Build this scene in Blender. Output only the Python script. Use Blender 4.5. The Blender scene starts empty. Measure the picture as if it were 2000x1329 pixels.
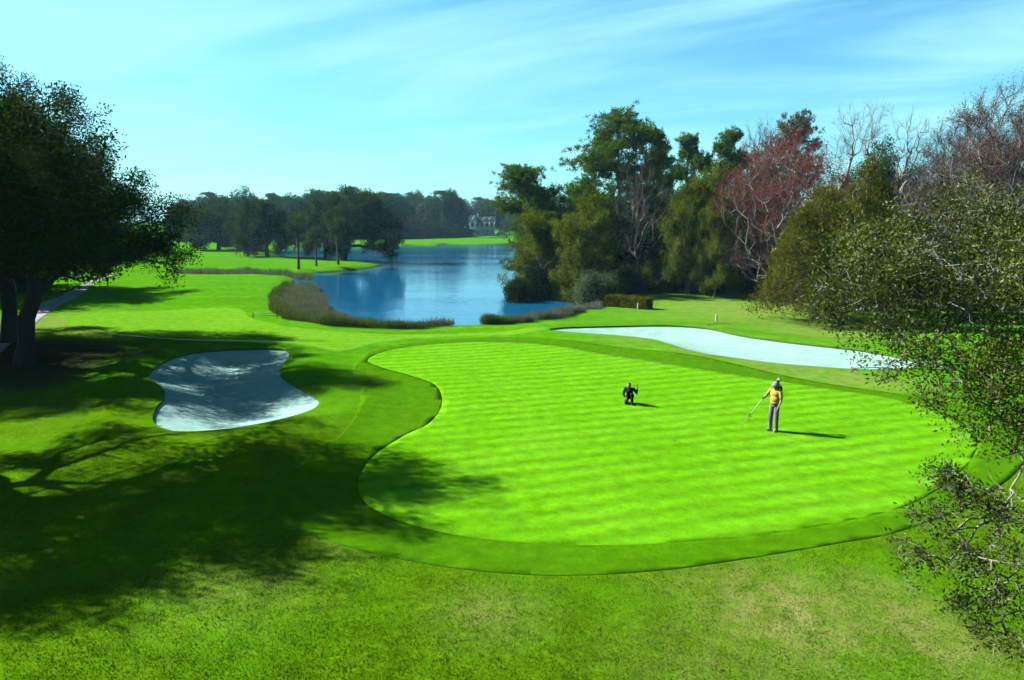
import bpy, bmesh, math, random
import numpy as np
from mathutils import Vector, Matrix

# ------------------------------------------------------------------ camera, sky, sun, exposure
R = math.radians
scene = bpy.context.scene
COL = scene.collection
H = 7.1                      # eye height above the lawn (m)
FPX = 1400.0                 # focal length in photo pixels (photo is 2000 x 1329)
HORIZON = 428.0
PITCH = math.atan((664.5 - HORIZON) / FPX)
SUN_ELEV = R(37.0)
SUN_AZ = (-0.935, 0.355)     # horizontal direction towards the sun

cam_d = bpy.data.cameras.new('camera')
cam = bpy.data.objects.new('camera', cam_d)
COL.objects.link(cam)
cam.location = (0, 0, H)
cam.rotation_euler = (math.pi / 2 - PITCH, 0, 0)
cam_d.sensor_width = 36.0
cam_d.lens = 36.0 * FPX / 2000.0
cam_d.clip_start = 0.1
cam_d.clip_end = 6000
scene.camera = cam

scene.view_settings.view_transform = 'Standard'
scene.view_settings.look = 'None'
scene.view_settings.gamma = 1.0
scene.view_settings.use_curve_mapping = False
scene.view_settings.exposure = 3.0

world = bpy.data.worlds.new('World')
scene.world = world
world.use_nodes = True


def build_world():
    nt = world.node_tree
    N, L = nt.nodes, nt.links
    N.clear()
    out = N.new('ShaderNodeOutputWorld')
    bg = N.new('ShaderNodeBackground')
    bg.inputs['Strength'].default_value = 0.05
    L.new(bg.outputs[0], out.inputs['Surface'])
    sky = N.new('ShaderNodeTexSky')
    sky.sky_type = 'NISHITA'
    sky.sun_disc = False
    sky.sun_elevation = SUN_ELEV
    sky.sun_rotation = math.atan2(SUN_AZ[0], SUN_AZ[1])
    sky.altitude = 0
    sky.air_density = 1.0
    sky.dust_density = 0.5
    sky.ozone_density = 2.0
    tint = N.new('ShaderNodeMix'); tint.data_type = 'RGBA'; tint.blend_type = 'MULTIPLY'
    tint.inputs[0].default_value = 1.0
    tint.inputs[7].default_value = (0.213, 0.452, 0.50, 1)
    L.new(sky.outputs[0], tint.inputs[6])
    # thin cirrus: noise on the plane of the clouds, drawn out into streaks
    tc = N.new('ShaderNodeTexCoord')
    sep = N.new('ShaderNodeSeparateXYZ'); L.new(tc.outputs['Generated'], sep.inputs[0])
    den = N.new('ShaderNodeMath'); den.operation = 'ADD'; den.inputs[1].default_value = 0.12
    L.new(sep.outputs[2], den.inputs[0])
    mx = N.new('ShaderNodeMath'); mx.operation = 'MAXIMUM'; mx.inputs[1].default_value = 0.05
    L.new(den.outputs[0], mx.inputs[0])
    dx = N.new('ShaderNodeMath'); dx.operation = 'DIVIDE'; L.new(sep.outputs[0], dx.inputs[0]); L.new(mx.outputs[0], dx.inputs[1])
    dy = N.new('ShaderNodeMath'); dy.operation = 'DIVIDE'; L.new(sep.outputs[1], dy.inputs[0]); L.new(mx.outputs[0], dy.inputs[1])
    cmb = N.new('ShaderNodeCombineXYZ'); L.new(dx.outputs[0], cmb.inputs[0]); L.new(dy.outputs[0], cmb.inputs[1])
    rot0 = N.new('ShaderNodeMapping'); rot0.inputs['Rotation'].default_value = (0, 0, R(26)); L.new(cmb.outputs[0], rot0.inputs[0])
    rot = N.new('ShaderNodeMapping'); rot.inputs['Scale'].default_value = (0.40, 0.85, 1); rot.inputs['Location'].default_value = (0.7, 0.35, 0)
    L.new(rot0.outputs[0], rot.inputs[0])
    n2 = N.new('ShaderNodeTexNoise'); n2.inputs['Scale'].default_value = 0.42; n2.inputs['Detail'].default_value = 3
    L.new(rot0.outputs[0], n2.inputs['Vector'])
    n1 = N.new('ShaderNodeTexNoise'); n1.inputs['Scale'].default_value = 1.1; n1.inputs['Detail'].default_value = 8
    n1.inputs['Roughness'].default_value = 0.58; n1.inputs['Distortion'].default_value = 0.6
    L.new(rot.outputs[0], n1.inputs['Vector'])
    rp = N.new('ShaderNodeMapRange'); rp.interpolation_type = 'SMOOTHSTEP'
    rp.inputs[1].default_value = 0.63; rp.inputs[2].default_value = 0.93
    rp.inputs[3].default_value = 0.0; rp.inputs[4].default_value = 0.8
    av = N.new('ShaderNodeMath'); av.operation = 'MULTIPLY_ADD'; av.inputs[1].default_value = 0.55
    L.new(n2.outputs[0], av.inputs[0]); L.new(n1.outputs[0], av.inputs[2])
    L.new(av.outputs[0], rp.inputs[0])
    cl = N.new('ShaderNodeMix'); cl.data_type = 'RGBA'
    L.new(rp.outputs[0], cl.inputs[0]); L.new(tint.outputs[2], cl.inputs[6])
    cl.inputs[7].default_value = (1.22, 2.6, 2.88, 1)
    L.new(cl.outputs[2], bg.inputs['Color'])


build_world()

sun_d = bpy.data.lights.new('sun', 'SUN')
sun_d.energy = 5.0
sun_d.angle = R(0.53)
sun_d.color = (1.0, 0.95, 0.84)
sun = bpy.data.objects.new('sun', sun_d)
COL.objects.link(sun)
SUNV = Vector((SUN_AZ[0] * math.cos(SUN_ELEV), SUN_AZ[1] * math.cos(SUN_ELEV), math.sin(SUN_ELEV))).normalized()
sun.rotation_euler = SUNV.to_track_quat('Z', 'Y').to_euler()
sun.location = (-40, 20, 60)

# ------------------------------------------------------------------ helpers
rng = np.random.default_rng(7)
random.seed(7)
CT, ST = math.cos(PITCH), math.sin(PITCH)


def ray(px, py):
    u = (px - 1000.0) / FPX
    v = (664.5 - py) / FPX
    return np.array([u, CT + ST * v, -ST + CT * v])


def at(px, py, z=0.0):
    """photo pixel -> point on the level z"""
    d = ray(px, py)
    t = (z - H) / d[2]
    return np.array([d[0] * t, d[1] * t, z])


def P(px, py, dist):
    """photo pixel -> point at ground distance dist"""
    d = ray(px, py)
    t = dist / d[1]
    return np.array([d[0] * t, dist, H + d[2] * t])


def tag(o, label=None, cat=None, group=None, kind=None):
    if label: o['label'] = label
    if cat: o['category'] = cat
    if group: o['group'] = group
    if kind: o['kind'] = kind
    return o


def mesh_np(name, V, F, smooth=False):
    V = np.asarray(V, dtype=np.float32).reshape(-1, 3)
    F = np.asarray(F, dtype=np.int32)
    n, k = F.shape
    me = bpy.data.meshes.new(name)
    me.vertices.add(len(V)); me.vertices.foreach_set('co', V.ravel())
    me.loops.add(n * k); me.loops.foreach_set('vertex_index', F.ravel())
    me.polygons.add(n); me.polygons.foreach_set('loop_start', np.arange(0, n * k, k, dtype=np.int32))
    if smooth:
        me.polygons.foreach_set('use_smooth', np.ones(n, dtype=bool))
    me.update(calc_edges=True)
    return me


def obj(name, me, mat=None, parent=None):
    o = bpy.data.objects.new(name, me)
    COL.objects.link(o)
    if mat is not None and not me.materials:
        me.materials.append(mat)
    if parent is not None:
        o.parent = parent
    return o


def empty(name, loc=(0, 0, 0), rz=0.0):
    o = bpy.data.objects.new(name, None)
    COL.objects.link(o)
    o.location = loc
    o.rotation_euler = (0, 0, rz)
    o.empty_display_size = 0.2
    return o


class BM:
    """collects boxes, tubes, prisms into one mesh"""
    def __init__(self): self.bm = bmesh.new()

    def box(self, c, s, rz=0.0, bevel=0.0):
        r = bmesh.ops.create_cube(self.bm, size=1.0)
        M = Matrix.Translation(c) @ Matrix.Rotation(rz, 4, 'Z') @ Matrix.Diagonal((*s, 1))
        bmesh.ops.transform(self.bm, matrix=M, verts=r['verts'])
        if bevel:
            es = list({e for v in r['verts'] for e in v.link_edges})
            bmesh.ops.bevel(self.bm, geom=es, offset=bevel, segments=1, affect='EDGES')
        return self

    def tube(self, pts, rad, k=8):
        pts = [Vector(p) for p in pts]
        rad = rad if hasattr(rad, '__len__') else [rad] * len(pts)
        rings = []
        for i, p in enumerate(pts):
            d = (pts[min(i + 1, len(pts) - 1)] - pts[max(i - 1, 0)]).normalized()
            a = d.orthogonal().normalized(); b = d.cross(a)
            rings.append([self.bm.verts.new(p + (a * math.cos(2 * math.pi * j / k) + b * math.sin(2 * math.pi * j / k)) * rad[i]) for j in range(k)])
        for r0, r1 in zip(rings, rings[1:]):
            for j in range(k):
                self.bm.faces.new((r0[j], r0[(j + 1) % k], r1[(j + 1) % k], r1[j]))
        self.bm.faces.new(rings[0][::-1]); self.bm.faces.new(rings[-1])
        return self

    def poly(self, pts, thick):
        """extruded polygon: pts 3d in a plane, thick vector"""
        t = Vector(thick)
        a = [self.bm.verts.new(Vector(p)) for p in pts]
        b = [self.bm.verts.new(Vector(p) + t) for p in pts]
        self.bm.faces.new(a[::-1]); self.bm.faces.new(b)
        n = len(pts)
        for i in range(n):
            self.bm.faces.new((a[i], a[(i + 1) % n], b[(i + 1) % n], b[i]))
        return self

    def sphere(self, c, r, s=(1, 1, 1), seg=16):
        q = bmesh.ops.create_uvsphere(self.bm, u_segments=seg, v_segments=seg // 2 + 2, radius=r)
        bmesh.ops.transform(self.bm, matrix=Matrix.Translation(c) @ Matrix.Diagonal((*s, 1)), verts=q['verts'])
        return self

    def build(self, name, mat, parent=None, smooth=False):
        bmesh.ops.recalc_face_normals(self.bm, faces=self.bm.faces)
        me = bpy.data.meshes.new(name)
        self.bm.to_mesh(me); self.bm.free()
        if smooth:
            for p in me.polygons: p.use_smooth = True
        return obj(name, me, mat, parent)


# ------------------------------------------------------------------ materials
K = 0.662                    # all base colours are set for the bright exposure of the photograph


def kc(c):
    return tuple(x * K for x in c) if c is not None else None


def new_mat(name):
    m = bpy.data.materials.new(name)
    m.use_nodes = True
    nt = m.node_tree
    b = nt.nodes['Principled BSDF']
    return m, nt.nodes, nt.links, b


def noise(N, L, vec, scale, detail=4, rough=0.55, dist=0.0):
    n = N.new('ShaderNodeTexNoise')
    n.inputs['Scale'].default_value = scale
    n.inputs['Detail'].default_value = detail
    n.inputs['Roughness'].default_value = rough
    n.inputs['Distortion'].default_value = dist
    if vec is not None: L.new(vec, n.inputs['Vector'])
    return n.outputs['Fac']


def maprange(N, L, v, a, b, c=0.0, d=1.0):
    m = N.new('ShaderNodeMapRange'); m.interpolation_type = 'SMOOTHSTEP'
    m.inputs[1].default_value = a; m.inputs[2].default_value = b
    m.inputs[3].default_value = c; m.inputs[4].default_value = d
    L.new(v, m.inputs[0])
    return m.outputs[0]


def mixc(N, L, fac, a, b, blend='MIX'):
    m = N.new('ShaderNodeMix'); m.data_type = 'RGBA'; m.blend_type = blend
    for sock, val in ((m.inputs[0], fac), (m.inputs[6], a), (m.inputs[7], b)):
        if isinstance(val, (int, float)): sock.default_value = val
        elif isinstance(val, tuple): sock.default_value = (*val, 1)
        else: L.new(val, sock)
    return m.outputs[2]


def math_n(N, L, op, a, b):
    m = N.new('ShaderNodeMath'); m.operation = op
    for s, v in ((m.inputs[0], a), (m.inputs[1], b)):
        if isinstance(v, (int, float)): s.default_value = v
        else: L.new(v, s)
    return m.outputs[0]


def bump(N, L, b, h, strength, dist):
    n = N.new('ShaderNodeBump')
    n.inputs['Strength'].default_value = strength
    n.inputs['Distance'].default_value = dist
    L.new(h, n.inputs['Height'])
    L.new(n.outputs[0], b.inputs['Normal'])


def plain(name, c, rough=0.6, var=0.12, scale=14.0, spec=0.3, bmp=0.0):
    c = kc(c)
    m, N, L, b = new_mat(name)
    tc = N.new('ShaderNodeTexCoord').outputs['Object']
    n = noise(N, L, tc, scale, 5)
    dark = tuple(x * (1 - var) for x in c); lite = tuple(x * (1 + var) for x in c)
    L.new(mixc(N, L, n, dark, lite), b.inputs['Base Color'])
    b.inputs['Roughness'].default_value = rough
    b.inputs['Specular IOR Level'].default_value = spec
    if bmp: bump(N, L, b, n, bmp, 0.02)
    return m


def attr(N, name):
    a = N.new('ShaderNodeAttribute'); a.attribute_name = name
    return a.outputs['Fac']


def leaf_mat(name, c1, c2, rough=0.5, trans=0.3, tcol=None, spec=0.35, clump=0.35):
    c1, c2, tcol = kc(c1), kc(c2), kc(tcol)
    m, N, L, b = new_mat(name)
    g = N.new('ShaderNodeNewGeometry')
    col = mixc(N, L, g.outputs['Random Per Island'], c1, c2)
    tc = N.new('ShaderNodeTexCoord').outputs['Object']
    n = maprange(N, L, noise(N, L, tc, 0.55, 3), 0.3, 0.7, 1 - clump, 1 + clump)
    col = mixc(N, L, 1.0, col, n, 'MULTIPLY')
    L.new(col, b.inputs['Base Color'])
    b.inputs['Roughness'].default_value = rough
    b.inputs['Specular IOR Level'].default_value = spec
    t = N.new('ShaderNodeBsdfTranslucent')
    tc2 = tcol or tuple(x * 1.2 for x in c2)
    L.new(mixc(N, L, 0.6, col, tc2), t.inputs['Color'])
    mx = N.new('ShaderNodeMixShader'); mx.inputs[0].default_value = trans
    L.new(b.outputs[0], mx.inputs[1]); L.new(t.outputs[0], mx.inputs[2])
    L.new(mx.outputs[0], N['Material Output'].inputs['Surface'])
    return m


def bark_mat(name, c, var=0.35):
    c = kc(c)
    m, N, L, b = new_mat(name)
    tc = N.new('ShaderNodeTexCoord').outputs['Object']
    mp = N.new('ShaderNodeMapping'); mp.inputs['Scale'].default_value = (1, 1, 0.25); L.new(tc, mp.inputs[0])
    n = noise(N, L, mp.outputs[0], 9, 6, 0.65)
    L.new(mixc(N, L, n, tuple(x * (1 - var) for x in c), tuple(x * (1 + var) for x in c)), b.inputs['Base Color'])
    b.inputs['Roughness'].default_value = 0.85
    b.inputs['Specular IOR Level'].default_value = 0.03
    bump(N, L, b, n, 0.6, 0.03)
    return m


def grass_mat(name, cA, cB, cC, big=0.25, fine=9.0, patch=0.5, bmp=0.5, bdist=0.03, dry=None, litter=None,
              stripes=0.0, sheen=0.0, speck=None, lawn=None):
    cA, cB, cC, dry, litter, lawn = (kc(q) for q in (cA, cB, cC, dry, litter, lawn))
    m, N, L, b = new_mat(name)
    tc = N.new('ShaderNodeTexCoord').outputs['Object']
    nf = noise(N, L, tc, fine, 6, 0.7)
    nm = noise(N, L, tc, fine * 0.18, 4, 0.6)
    nb = noise(N, L, tc, big, 4, 0.6, 0.4)
    col = mixc(N, L, maprange(N, L, nf, 0.3, 0.7), cA, cB)
    col = mixc(N, L, maprange(N, L, nb, 0.45, 0.7, 0, patch), col, cC)
    col = mixc(N, L, 1.0, col, maprange(N, L, nm, 0.25, 0.75, 0.80, 1.20), 'MULTIPLY')
    if stripes:
        mp = N.new('ShaderNodeMapping'); mp.inputs['Rotation'].default_value = (0, 0, R(72)); L.new(tc, mp.inputs[0])
        w = N.new('ShaderNodeTexWave'); w.inputs['Scale'].default_value = 0.36; w.inputs['Distortion'].default_value = 1.5
        w.inputs['Detail'].default_value = 3; w.inputs['Detail Scale'].default_value = 0.7
        L.new(mp.outputs[0], w.inputs['Vector'])
        ms = N.new('ShaderNodeMapping'); ms.inputs['Rotation'].default_value = (0, 0, R(17)); ms.inputs['Scale'].default_value = (0.32, 2.3, 1); L.new(tc, ms.inputs[0])
        nstr = noise(N, L, ms.outputs[0], 0.9, 5, 0.6)
        sw = math_n(N, L, 'MULTIPLY', w.outputs['Fac'], maprange(N, L, nb, 0.3, 0.62, 0.45, 1.0))
        tot = math_n(N, L, 'ADD', math_n(N, L, 'MULTIPLY', sw, 0.55), math_n(N, L, 'MULTIPLY', nstr, 0.85))
        k = maprange(N, L, tot, 0.25, 0.95, 1 - stripes, 1 + stripes)
        col = mixc(N, L, 1.0, col, k, 'MULTIPLY')
    if lawn:
        lc0 = mixc(N, L, maprange(N, L, nm, 0.3, 0.7), tuple(x * 0.8 for x in lawn), tuple(x * 1.12 for x in lawn))
        ml = N.new('ShaderNodeMapping'); ml.inputs['Scale'].default_value = (0.12, 0.7, 1); ml.inputs['Rotation'].default_value = (0, 0, R(6)); L.new(tc, ml.inputs[0])
        lc0 = mixc(N, L, 1.0, lc0, maprange(N, L, noise(N, L, ml.outputs[0], 1.0, 4, 0.6), 0.3, 0.7, 0.82, 1.12), 'MULTIPLY')
        col = mixc(N, L, attr(N, 'lawn'), col, lc0)
    if dry:
        nd = noise(N, L, tc, 2.2, 6, 0.7)
        f = math_n(N, L, 'MULTIPLY', attr(N, 'dry'), maprange(N, L, nd, 0.36, 0.62, 0.25, 1.0))
        col = mixc(N, L, f, col, dry)
    if litter:
        nl = noise(N, L, tc, 6.0, 6, 0.75)
        lc = mixc(N, L, nl, tuple(x * 0.5 for x in litter), tuple(x * 1.6 for x in litter))
        f = maprange(N, L, math_n(N, L, 'ADD', attr(N, 'litter'), math_n(N, L, 'MULTIPLY', math_n(N, L, 'SUBTRACT', nl, 0.5), 0.9)), 0.35, 0.65)
        col = mixc(N, L, f, col, lc)
    if speck:
        v = N.new('ShaderNodeTexVoronoi'); v.inputs['Scale'].default_value = 1.6; L.new(tc, v.inputs['Vector'])
        f = maprange(N, L, v.outputs['Distance'], 0.035, 0.06, 1, 0)
        col = mixc(N, L, f, col, speck)
    L.new(col, b.inputs['Base Color'])
    b.inputs['Roughness'].default_value = 0.75
    b.inputs['Specular IOR Level'].default_value = sheen
    nn = math_n(N, L, 'ADD', nf, math_n(N, L, 'MULTIPLY', nm, 0.6))
    bump(N, L, b, nn, bmp, bdist)
    return m


def sand_mat(name, c):
    c = kc(c)
    m, N, L, b = new_mat(name)
    tc = N.new('ShaderNodeTexCoord').outputs['Object']
    n = noise(N, L, tc, 1.3, 6, 0.65, 0.5); nf = noise(N, L, tc, 7.0, 5, 0.7)
    col = mixc(N, L, maprange(N, L, n, 0.3, 0.7), tuple(x * 0.84 for x in c), tuple(x * 1.08 for x in c))
    L.new(col, b.inputs['Base Color'])
    b.inputs['Roughness'].default_value = 0.95
    b.inputs['Specular IOR Level'].default_value = 0.0
    mp = N.new('ShaderNodeMapping'); mp.inputs['Rotation'].default_value = (0, 0, R(25)); L.new(tc, mp.inputs[0])
    w = N.new('ShaderNodeTexWave'); w.inputs['Scale'].default_value = 3.2; w.inputs['Distortion'].default_value = 6; w.inputs['Detail Scale'].default_value = 0.4
    L.new(mp.outputs[0], w.inputs['Vector'])
    hh = math_n(N, L, 'ADD', math_n(N, L, 'MULTIPLY', w.outputs['Fac'], 0.25), math_n(N, L, 'ADD', n, nf))
    bump(N, L, b, hh, 0.35, 0.05)
    return m


def water_mat():
    m, N, L, b = new_mat('lake_water')
    b.inputs['Base Color'].default_value = (0.001, 0.030, 0.070, 1)
    b.inputs['Roughness'].default_value = 0.04
    b.inputs['IOR'].default_value = 1.333
    b.inputs['Specular IOR Level'].default_value = 0.5
    tc = N.new('ShaderNodeTexCoord').outputs['Object']
    mp = N.new('ShaderNodeMapping'); mp.inputs['Scale'].default_value = (0.55, 1.0, 1); mp.inputs['Rotation'].default_value = (0, 0, R(12)); L.new(tc, mp.inputs[0])
    n1 = noise(N, L, mp.outputs[0], 1.5, 3, 0.55, 0.3)
    n2 = noise(N, L, mp.outputs[0], 0.06, 3, 0.5)
    calm = maprange(N, L, n2, 0.35, 0.65, 0.35, 1.0)
    bump(N, L, b, math_n(N, L, 'MULTIPLY', n1, calm), 1.0, 0.036)
    return m


M = {}
M['green'] = grass_mat('putting_turf', (0.032, 0.122, 0.0012), (0.050, 0.145, 0.0022), (0.050, 0.134, 0.006), big=0.35, fine=14, patch=0.5, bmp=0.15, bdist=0.01, stripes=0.19, speck=None)
M['collar'] = grass_mat('collar_turf', (0.0170, 0.064, 0.0004), (0.029, 0.085, 0.0007), (0.026, 0.072, 0.0006), big=0.5, fine=12, patch=0.4, bmp=0.3, bdist=0.02)
M['fairway'] = grass_mat('fairway_turf', (0.038, 0.115, 0.0035), (0.056, 0.135, 0.006), (0.048, 0.125, 0.007), big=0.2, fine=10, patch=0.4, bmp=0.2, bdist=0.02, stripes=0.10)
M['rough'] = grass_mat('rough_turf', (0.018, 0.054, 0.0006), (0.042, 0.092, 0.0014), (0.029, 0.094, 0.0009), big=0.22, fine=7.0, patch=0.7, bmp=0.55, bdist=0.05,
                       dry=(0.095, 0.105, 0.03), litter=(0.020, 0.024, 0.009), lawn=(0.030, 0.108, 0.0012))
M['sand'] = sand_mat('bunker_sand', (0.118, 0.205, 0.195))
M['path'] = plain('path_asphalt', (0.042, 0.052, 0.064), 0.9, 0.25, 3.0)
M['soil'] = plain('bunker_edge_turf', (0.02, 0.05, 0.004), 0.95, 0.5, 6.0)
M['water'] = water_mat()

# ------------------------------------------------------------------ terrain
def smooth_poly(px, n=8, z=0.0):
    c = np.array([at(x, y, z)[:2] for x, y in px])
    k = len(c)
    out = []
    for i in range(k):
        p0, p1, p2, p3 = c[i - 1], c[i], c[(i + 1) % k], c[(i + 2) % k]
        for s in np.linspace(0, 1, n, endpoint=False):
            out.append(0.5 * ((2 * p1) + (-p0 + p2) * s + (2 * p0 - 5 * p1 + 4 * p2 - p3) * s * s + (-p0 + 3 * p1 - 3 * p2 + p3) * s ** 3))
    return np.array(out)


def sdf(poly, X, Y, far=40.0):
    """signed distance, positive inside"""
    out = np.full(X.shape, -far)
    lo, hi = poly.min(0) - far, poly.max(0) + far
    m = (X > lo[0]) & (X < hi[0]) & (Y > lo[1]) & (Y < hi[1])
    x, y = X[m], Y[m]
    d2 = np.full(x.shape, 1e12); ins = np.zeros(x.shape, bool)
    n = len(poly)
    for i in range(n):
        a, b = poly[i], poly[(i + 1) % n]
        e = b - a
        t = np.clip(((x - a[0]) * e[0] + (y - a[1]) * e[1]) / max(e @ e, 1e-9), 0, 1)
        d2 = np.minimum(d2, (x - a[0] - t * e[0]) ** 2 + (y - a[1] - t * e[1]) ** 2)
        if (a[1] > b[1]) != (a[1] < b[1]) or a[1] != b[1]:
            c = ((a[1] > y) != (b[1] > y)) & (x < (b[0] - a[0]) * (y - a[1]) / (b[1] - a[1] + 1e-12) + a[0])
            ins ^= c
    out[m] = np.where(ins, np.sqrt(d2), -np.sqrt(d2))
    return np.clip(out, -far, far)


WATER_Z = -0.45
PX_GREEN = [(718, 703), (760, 685), (850, 672), (960, 669), (1080, 677), (1160, 691), (1260, 707), (1400, 728), (1530, 746), (1640, 763), (1750, 781),
            (1850, 812), (1905, 850), (1900, 895), (1860, 935), (1780, 985), (1650, 1020), (1500, 1045), (1350, 1058), (1180, 1062), (1000, 1055), (860, 1036),
            (760, 1008), (708, 975), (700, 935), (730, 890), (790, 850), (840, 825), (863, 788), (850, 755), (800, 735), (745, 718)]
PX_COLLAR = [(1095, 668), (960, 661), (850, 664), (755, 678), (705, 696), (690, 722), (705, 765), (690, 825), (610, 890), (550, 930), (515, 960), (525, 995), (570, 1030), (650, 1060), (760, 1087), (900, 1109),
             (1040, 1119), (1180, 1118), (1330, 1108), (1500, 1086), (1650, 1062), (1750, 1042), (1880, 992), (1985, 925), (2010, 870), (1960, 822), (1860, 788),
             (1760, 770), (1640, 752), (1500, 728), (1330, 698), (1200, 680)]
PX_BUNK_L = [(292, 738), (318, 712), (370, 693), (440, 684), (510, 682), (556, 685), (564, 696), (552, 712), (546, 728), (562, 745), (592, 765), (621, 783), (618, 797),
             (580, 813), (520, 830), (450, 845), (380, 852), (330, 850), (300, 832), (305, 806), (322, 785), (318, 765)]
PX_BUNK_R = [(1072, 648), (1100, 641), (1160, 638), (1240, 638), (1310, 640), (1380, 646), (1440, 657), (1520, 668), (1600, 678), (1690, 689), (1780, 706), (1790, 718), (1700, 721),
             (1600, 716), (1500, 709), (1420, 700), (1360, 690), (1310, 674), (1270, 664), (1200, 658), (1120, 654)]
PX_FAIR = [(130, 628), (180, 613), (300, 604), (420, 600), (470, 605), (488, 620), (560, 640), (700, 649), (850, 651), (1000, 649), (1060, 643), (1062, 652), (1000, 657), (850, 657), (740, 668),
           (660, 690), (600, 682), (480, 664), (350, 662), (230, 656), (160, 643)]
PX_FAR_FAIR = [(360, 508), (420, 500), (520, 508), (560, 520), (540, 524), (430, 522), (350, 520)]
PX_PATH = [(-80, 690), (0, 640), (60, 604), (110, 582), (150, 562), (178, 546), (215, 530), (228, 534), (190, 552), (160, 575), (112, 602), (60, 640), (0, 690), (-60, 740)]
PX_LAKE = [(700, 638), (800, 641), (885, 638), (950, 634), (1030, 622), (1120, 606), (1180, 592), (1150, 565), (1090, 540), (1060, 510), (1100, 484), (1060, 476), (990, 476), (900, 477), (790, 480),
           (700, 483), (620, 484), (560, 486), (535, 491), (560, 500), (620, 504), (690, 509), (748, 517), (752, 521), (700, 529), (650, 533), (615, 536), (590, 550), (575, 570), (575, 595), (600, 615), (640, 630)]
PX_CREEK = [(300, 529), (420, 528), (560, 531), (590, 533), (600, 540), (560, 536), (420, 533), (300, 534)]
poly_green = smooth_poly(PX_GREEN); poly_collar = smooth_poly(PX_COLLAR)
poly_bl = smooth_poly(PX_BUNK_L); poly_br = smooth_poly(PX_BUNK_R)
poly_fair = smooth_poly(PX_FAIR); poly_path = smooth_poly(PX_PATH)
poly_lake = smooth_poly(PX_LAKE, 5, WATER_Z); poly_creek = smooth_poly(PX_CREEK, 5)


def axis(lo, hi, step, out_lo, out_hi, g=1.12):
    a = list(np.arange(lo, hi, step))
    s, x = step, a[-1]
    while x < out_hi:
        s *= g; x += s; a.append(x)
    s, x, b = step, a[0], []
    while x > out_lo:
        s *= g; x -= s; b.append(x)
    return np.array(b[::-1] + a)


gx = axis(-34, 34, 0.4, -1300, 1300, 1.07)
gy = axis(8.5, 62, 0.34, -120, 1500, 1.055)
GX, GY = np.meshgrid(gx, gy)


def smoothstep(a, b, x):
    t = np.clip((x - a) / (b - a), 0, 1)
    return t * t * (3 - 2 * t)


def undul(x, y):
    return (0.07 * np.sin(x * 0.21 + 0.8) * np.cos(y * 0.17) + 0.05 * np.sin(x * 0.47 + y * 0.31) + 0.03 * np.sin(y * 0.63 - x * 0.2))


def blob2(x, y, c, r):
    return np.exp(-(((x - c[0]) ** 2 + (y - c[1]) ** 2) / (r * r)))


SD = {}
for key, pl in (('bl', poly_bl), ('br', poly_br), ('green', poly_green), ('collar', poly_collar), ('fair', poly_fair), ('path', poly_path)):
    SD[key] = sdf(pl, GX, GY, 25.0)
sd_lake = sdf(poly_lake, GX, GY, 60.0)
sd_creek = sdf(poly_creek, GX, GY, 20.0)


def base_height(x, y, sl, sc, sg):
    z = undul(x, y) * (1 - 0.6 * smoothstep(-3, 2, sg))
    z = z - smoothstep(-3.2, 3.5, sl) * 1.5 - smoothstep(-1.5, 0.8, sc) * 0.5
    return z


GZ = base_height(GX, GY, sd_lake, sd_creek, SD['green'])
# raised rims round the bunkers
GZ += 0.22 * np.exp(-((SD['bl'] + 1.2) / 1.4) ** 2) * (SD['bl'] < 1) + 0.16 * np.exp(-((SD['br'] + 1.0) / 1.3) ** 2) * (SD['br'] < 1)


def ground_z(x, y):
    """height of the lawn at a point (bilinear look-up)"""
    i = np.clip(np.searchsorted(gx, x) - 1, 0, len(gx) - 2); j = np.clip(np.searchsorted(gy, y) - 1, 0, len(gy) - 2)
    fx = (x - gx[i]) / (gx[i + 1] - gx[i]); fy = (y - gy[j]) / (gy[j + 1] - gy[j])
    return (GZ[j, i] * (1 - fx) * (1 - fy) + GZ[j, i + 1] * fx * (1 - fy) + GZ[j + 1, i] * (1 - fx) * fy + GZ[j + 1, i + 1] * fx * fy)


# wear of the turf: dry patches and leaf litter, with a place of their own on the ground
dry = np.zeros_like(GX)
for px, py, r, a in ((1540, 1190, 1.5, 1.0), (1600, 1215, 1.0, 0.9), (1770, 1205, 0.9, 0.9), (1860, 1262, 0.8, 0.9), (1700, 1145, 0.7, 0.6), (960, 1195, 0.9, 0.55), (1450, 1150, 1.4, 0.5),
                     (700, 1060, 1.0, 0.3), (470, 1150, 1.5, 0.35), (1400, 1290, 1.5, 0.35)):
    c = at(px, py)
    dry = np.maximum(dry, a * blob2(GX, GY, c, r))
for px, py, r, a in ((1480, 607, 9, 0.75), (1380, 600, 6, 0.6), (1600, 640, 5, 0.7), (1680, 742, 2.2, 0.75), (1590, 728, 2.5, 0.7), (1480, 712, 2.5, 0.6), (1360, 692, 2.5, 0.5), (1240, 668, 2.5, 0.4), (110, 630, 5, 0.75), (180, 650, 4, 0.5)):
    c = at(px, py)
    dry = np.maximum(dry, a * blob2(GX, GY, c, r))
litter = np.zeros_like(GX)
for px, py, r, a in ((20, 700, 5, 0.8), (-120, 720, 8, 1.3), (160, 690, 4, 0.7), (250, 700, 3.5, 0.55), (60, 740, 4, 0.7), (1250, 560, 10, 1.2), (1450, 555, 14, 1.2), (1700, 570, 16, 1.2), (1900, 560, 16, 1.2)):
    c = at(px, py)
    litter = np.maximum(litter, a * blob2(GX, GY, c, r))
wood = smoothstep(66, 74, GY) * smoothstep(6, 12, GX - (GY - 66) * 0.02) * (sd_lake < -1)
litter = np.maximum(litter, wood * 1.2)
lawn = smoothstep(21, 31, GY + 0.15 * GX) * (1 - 0.5 * smoothstep(-14, -24, GX) * (GY < 45))
edge = smoothstep(-2.5, -0.2, sd_lake)
litter = np.maximum(litter, edge * 0.9)


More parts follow.
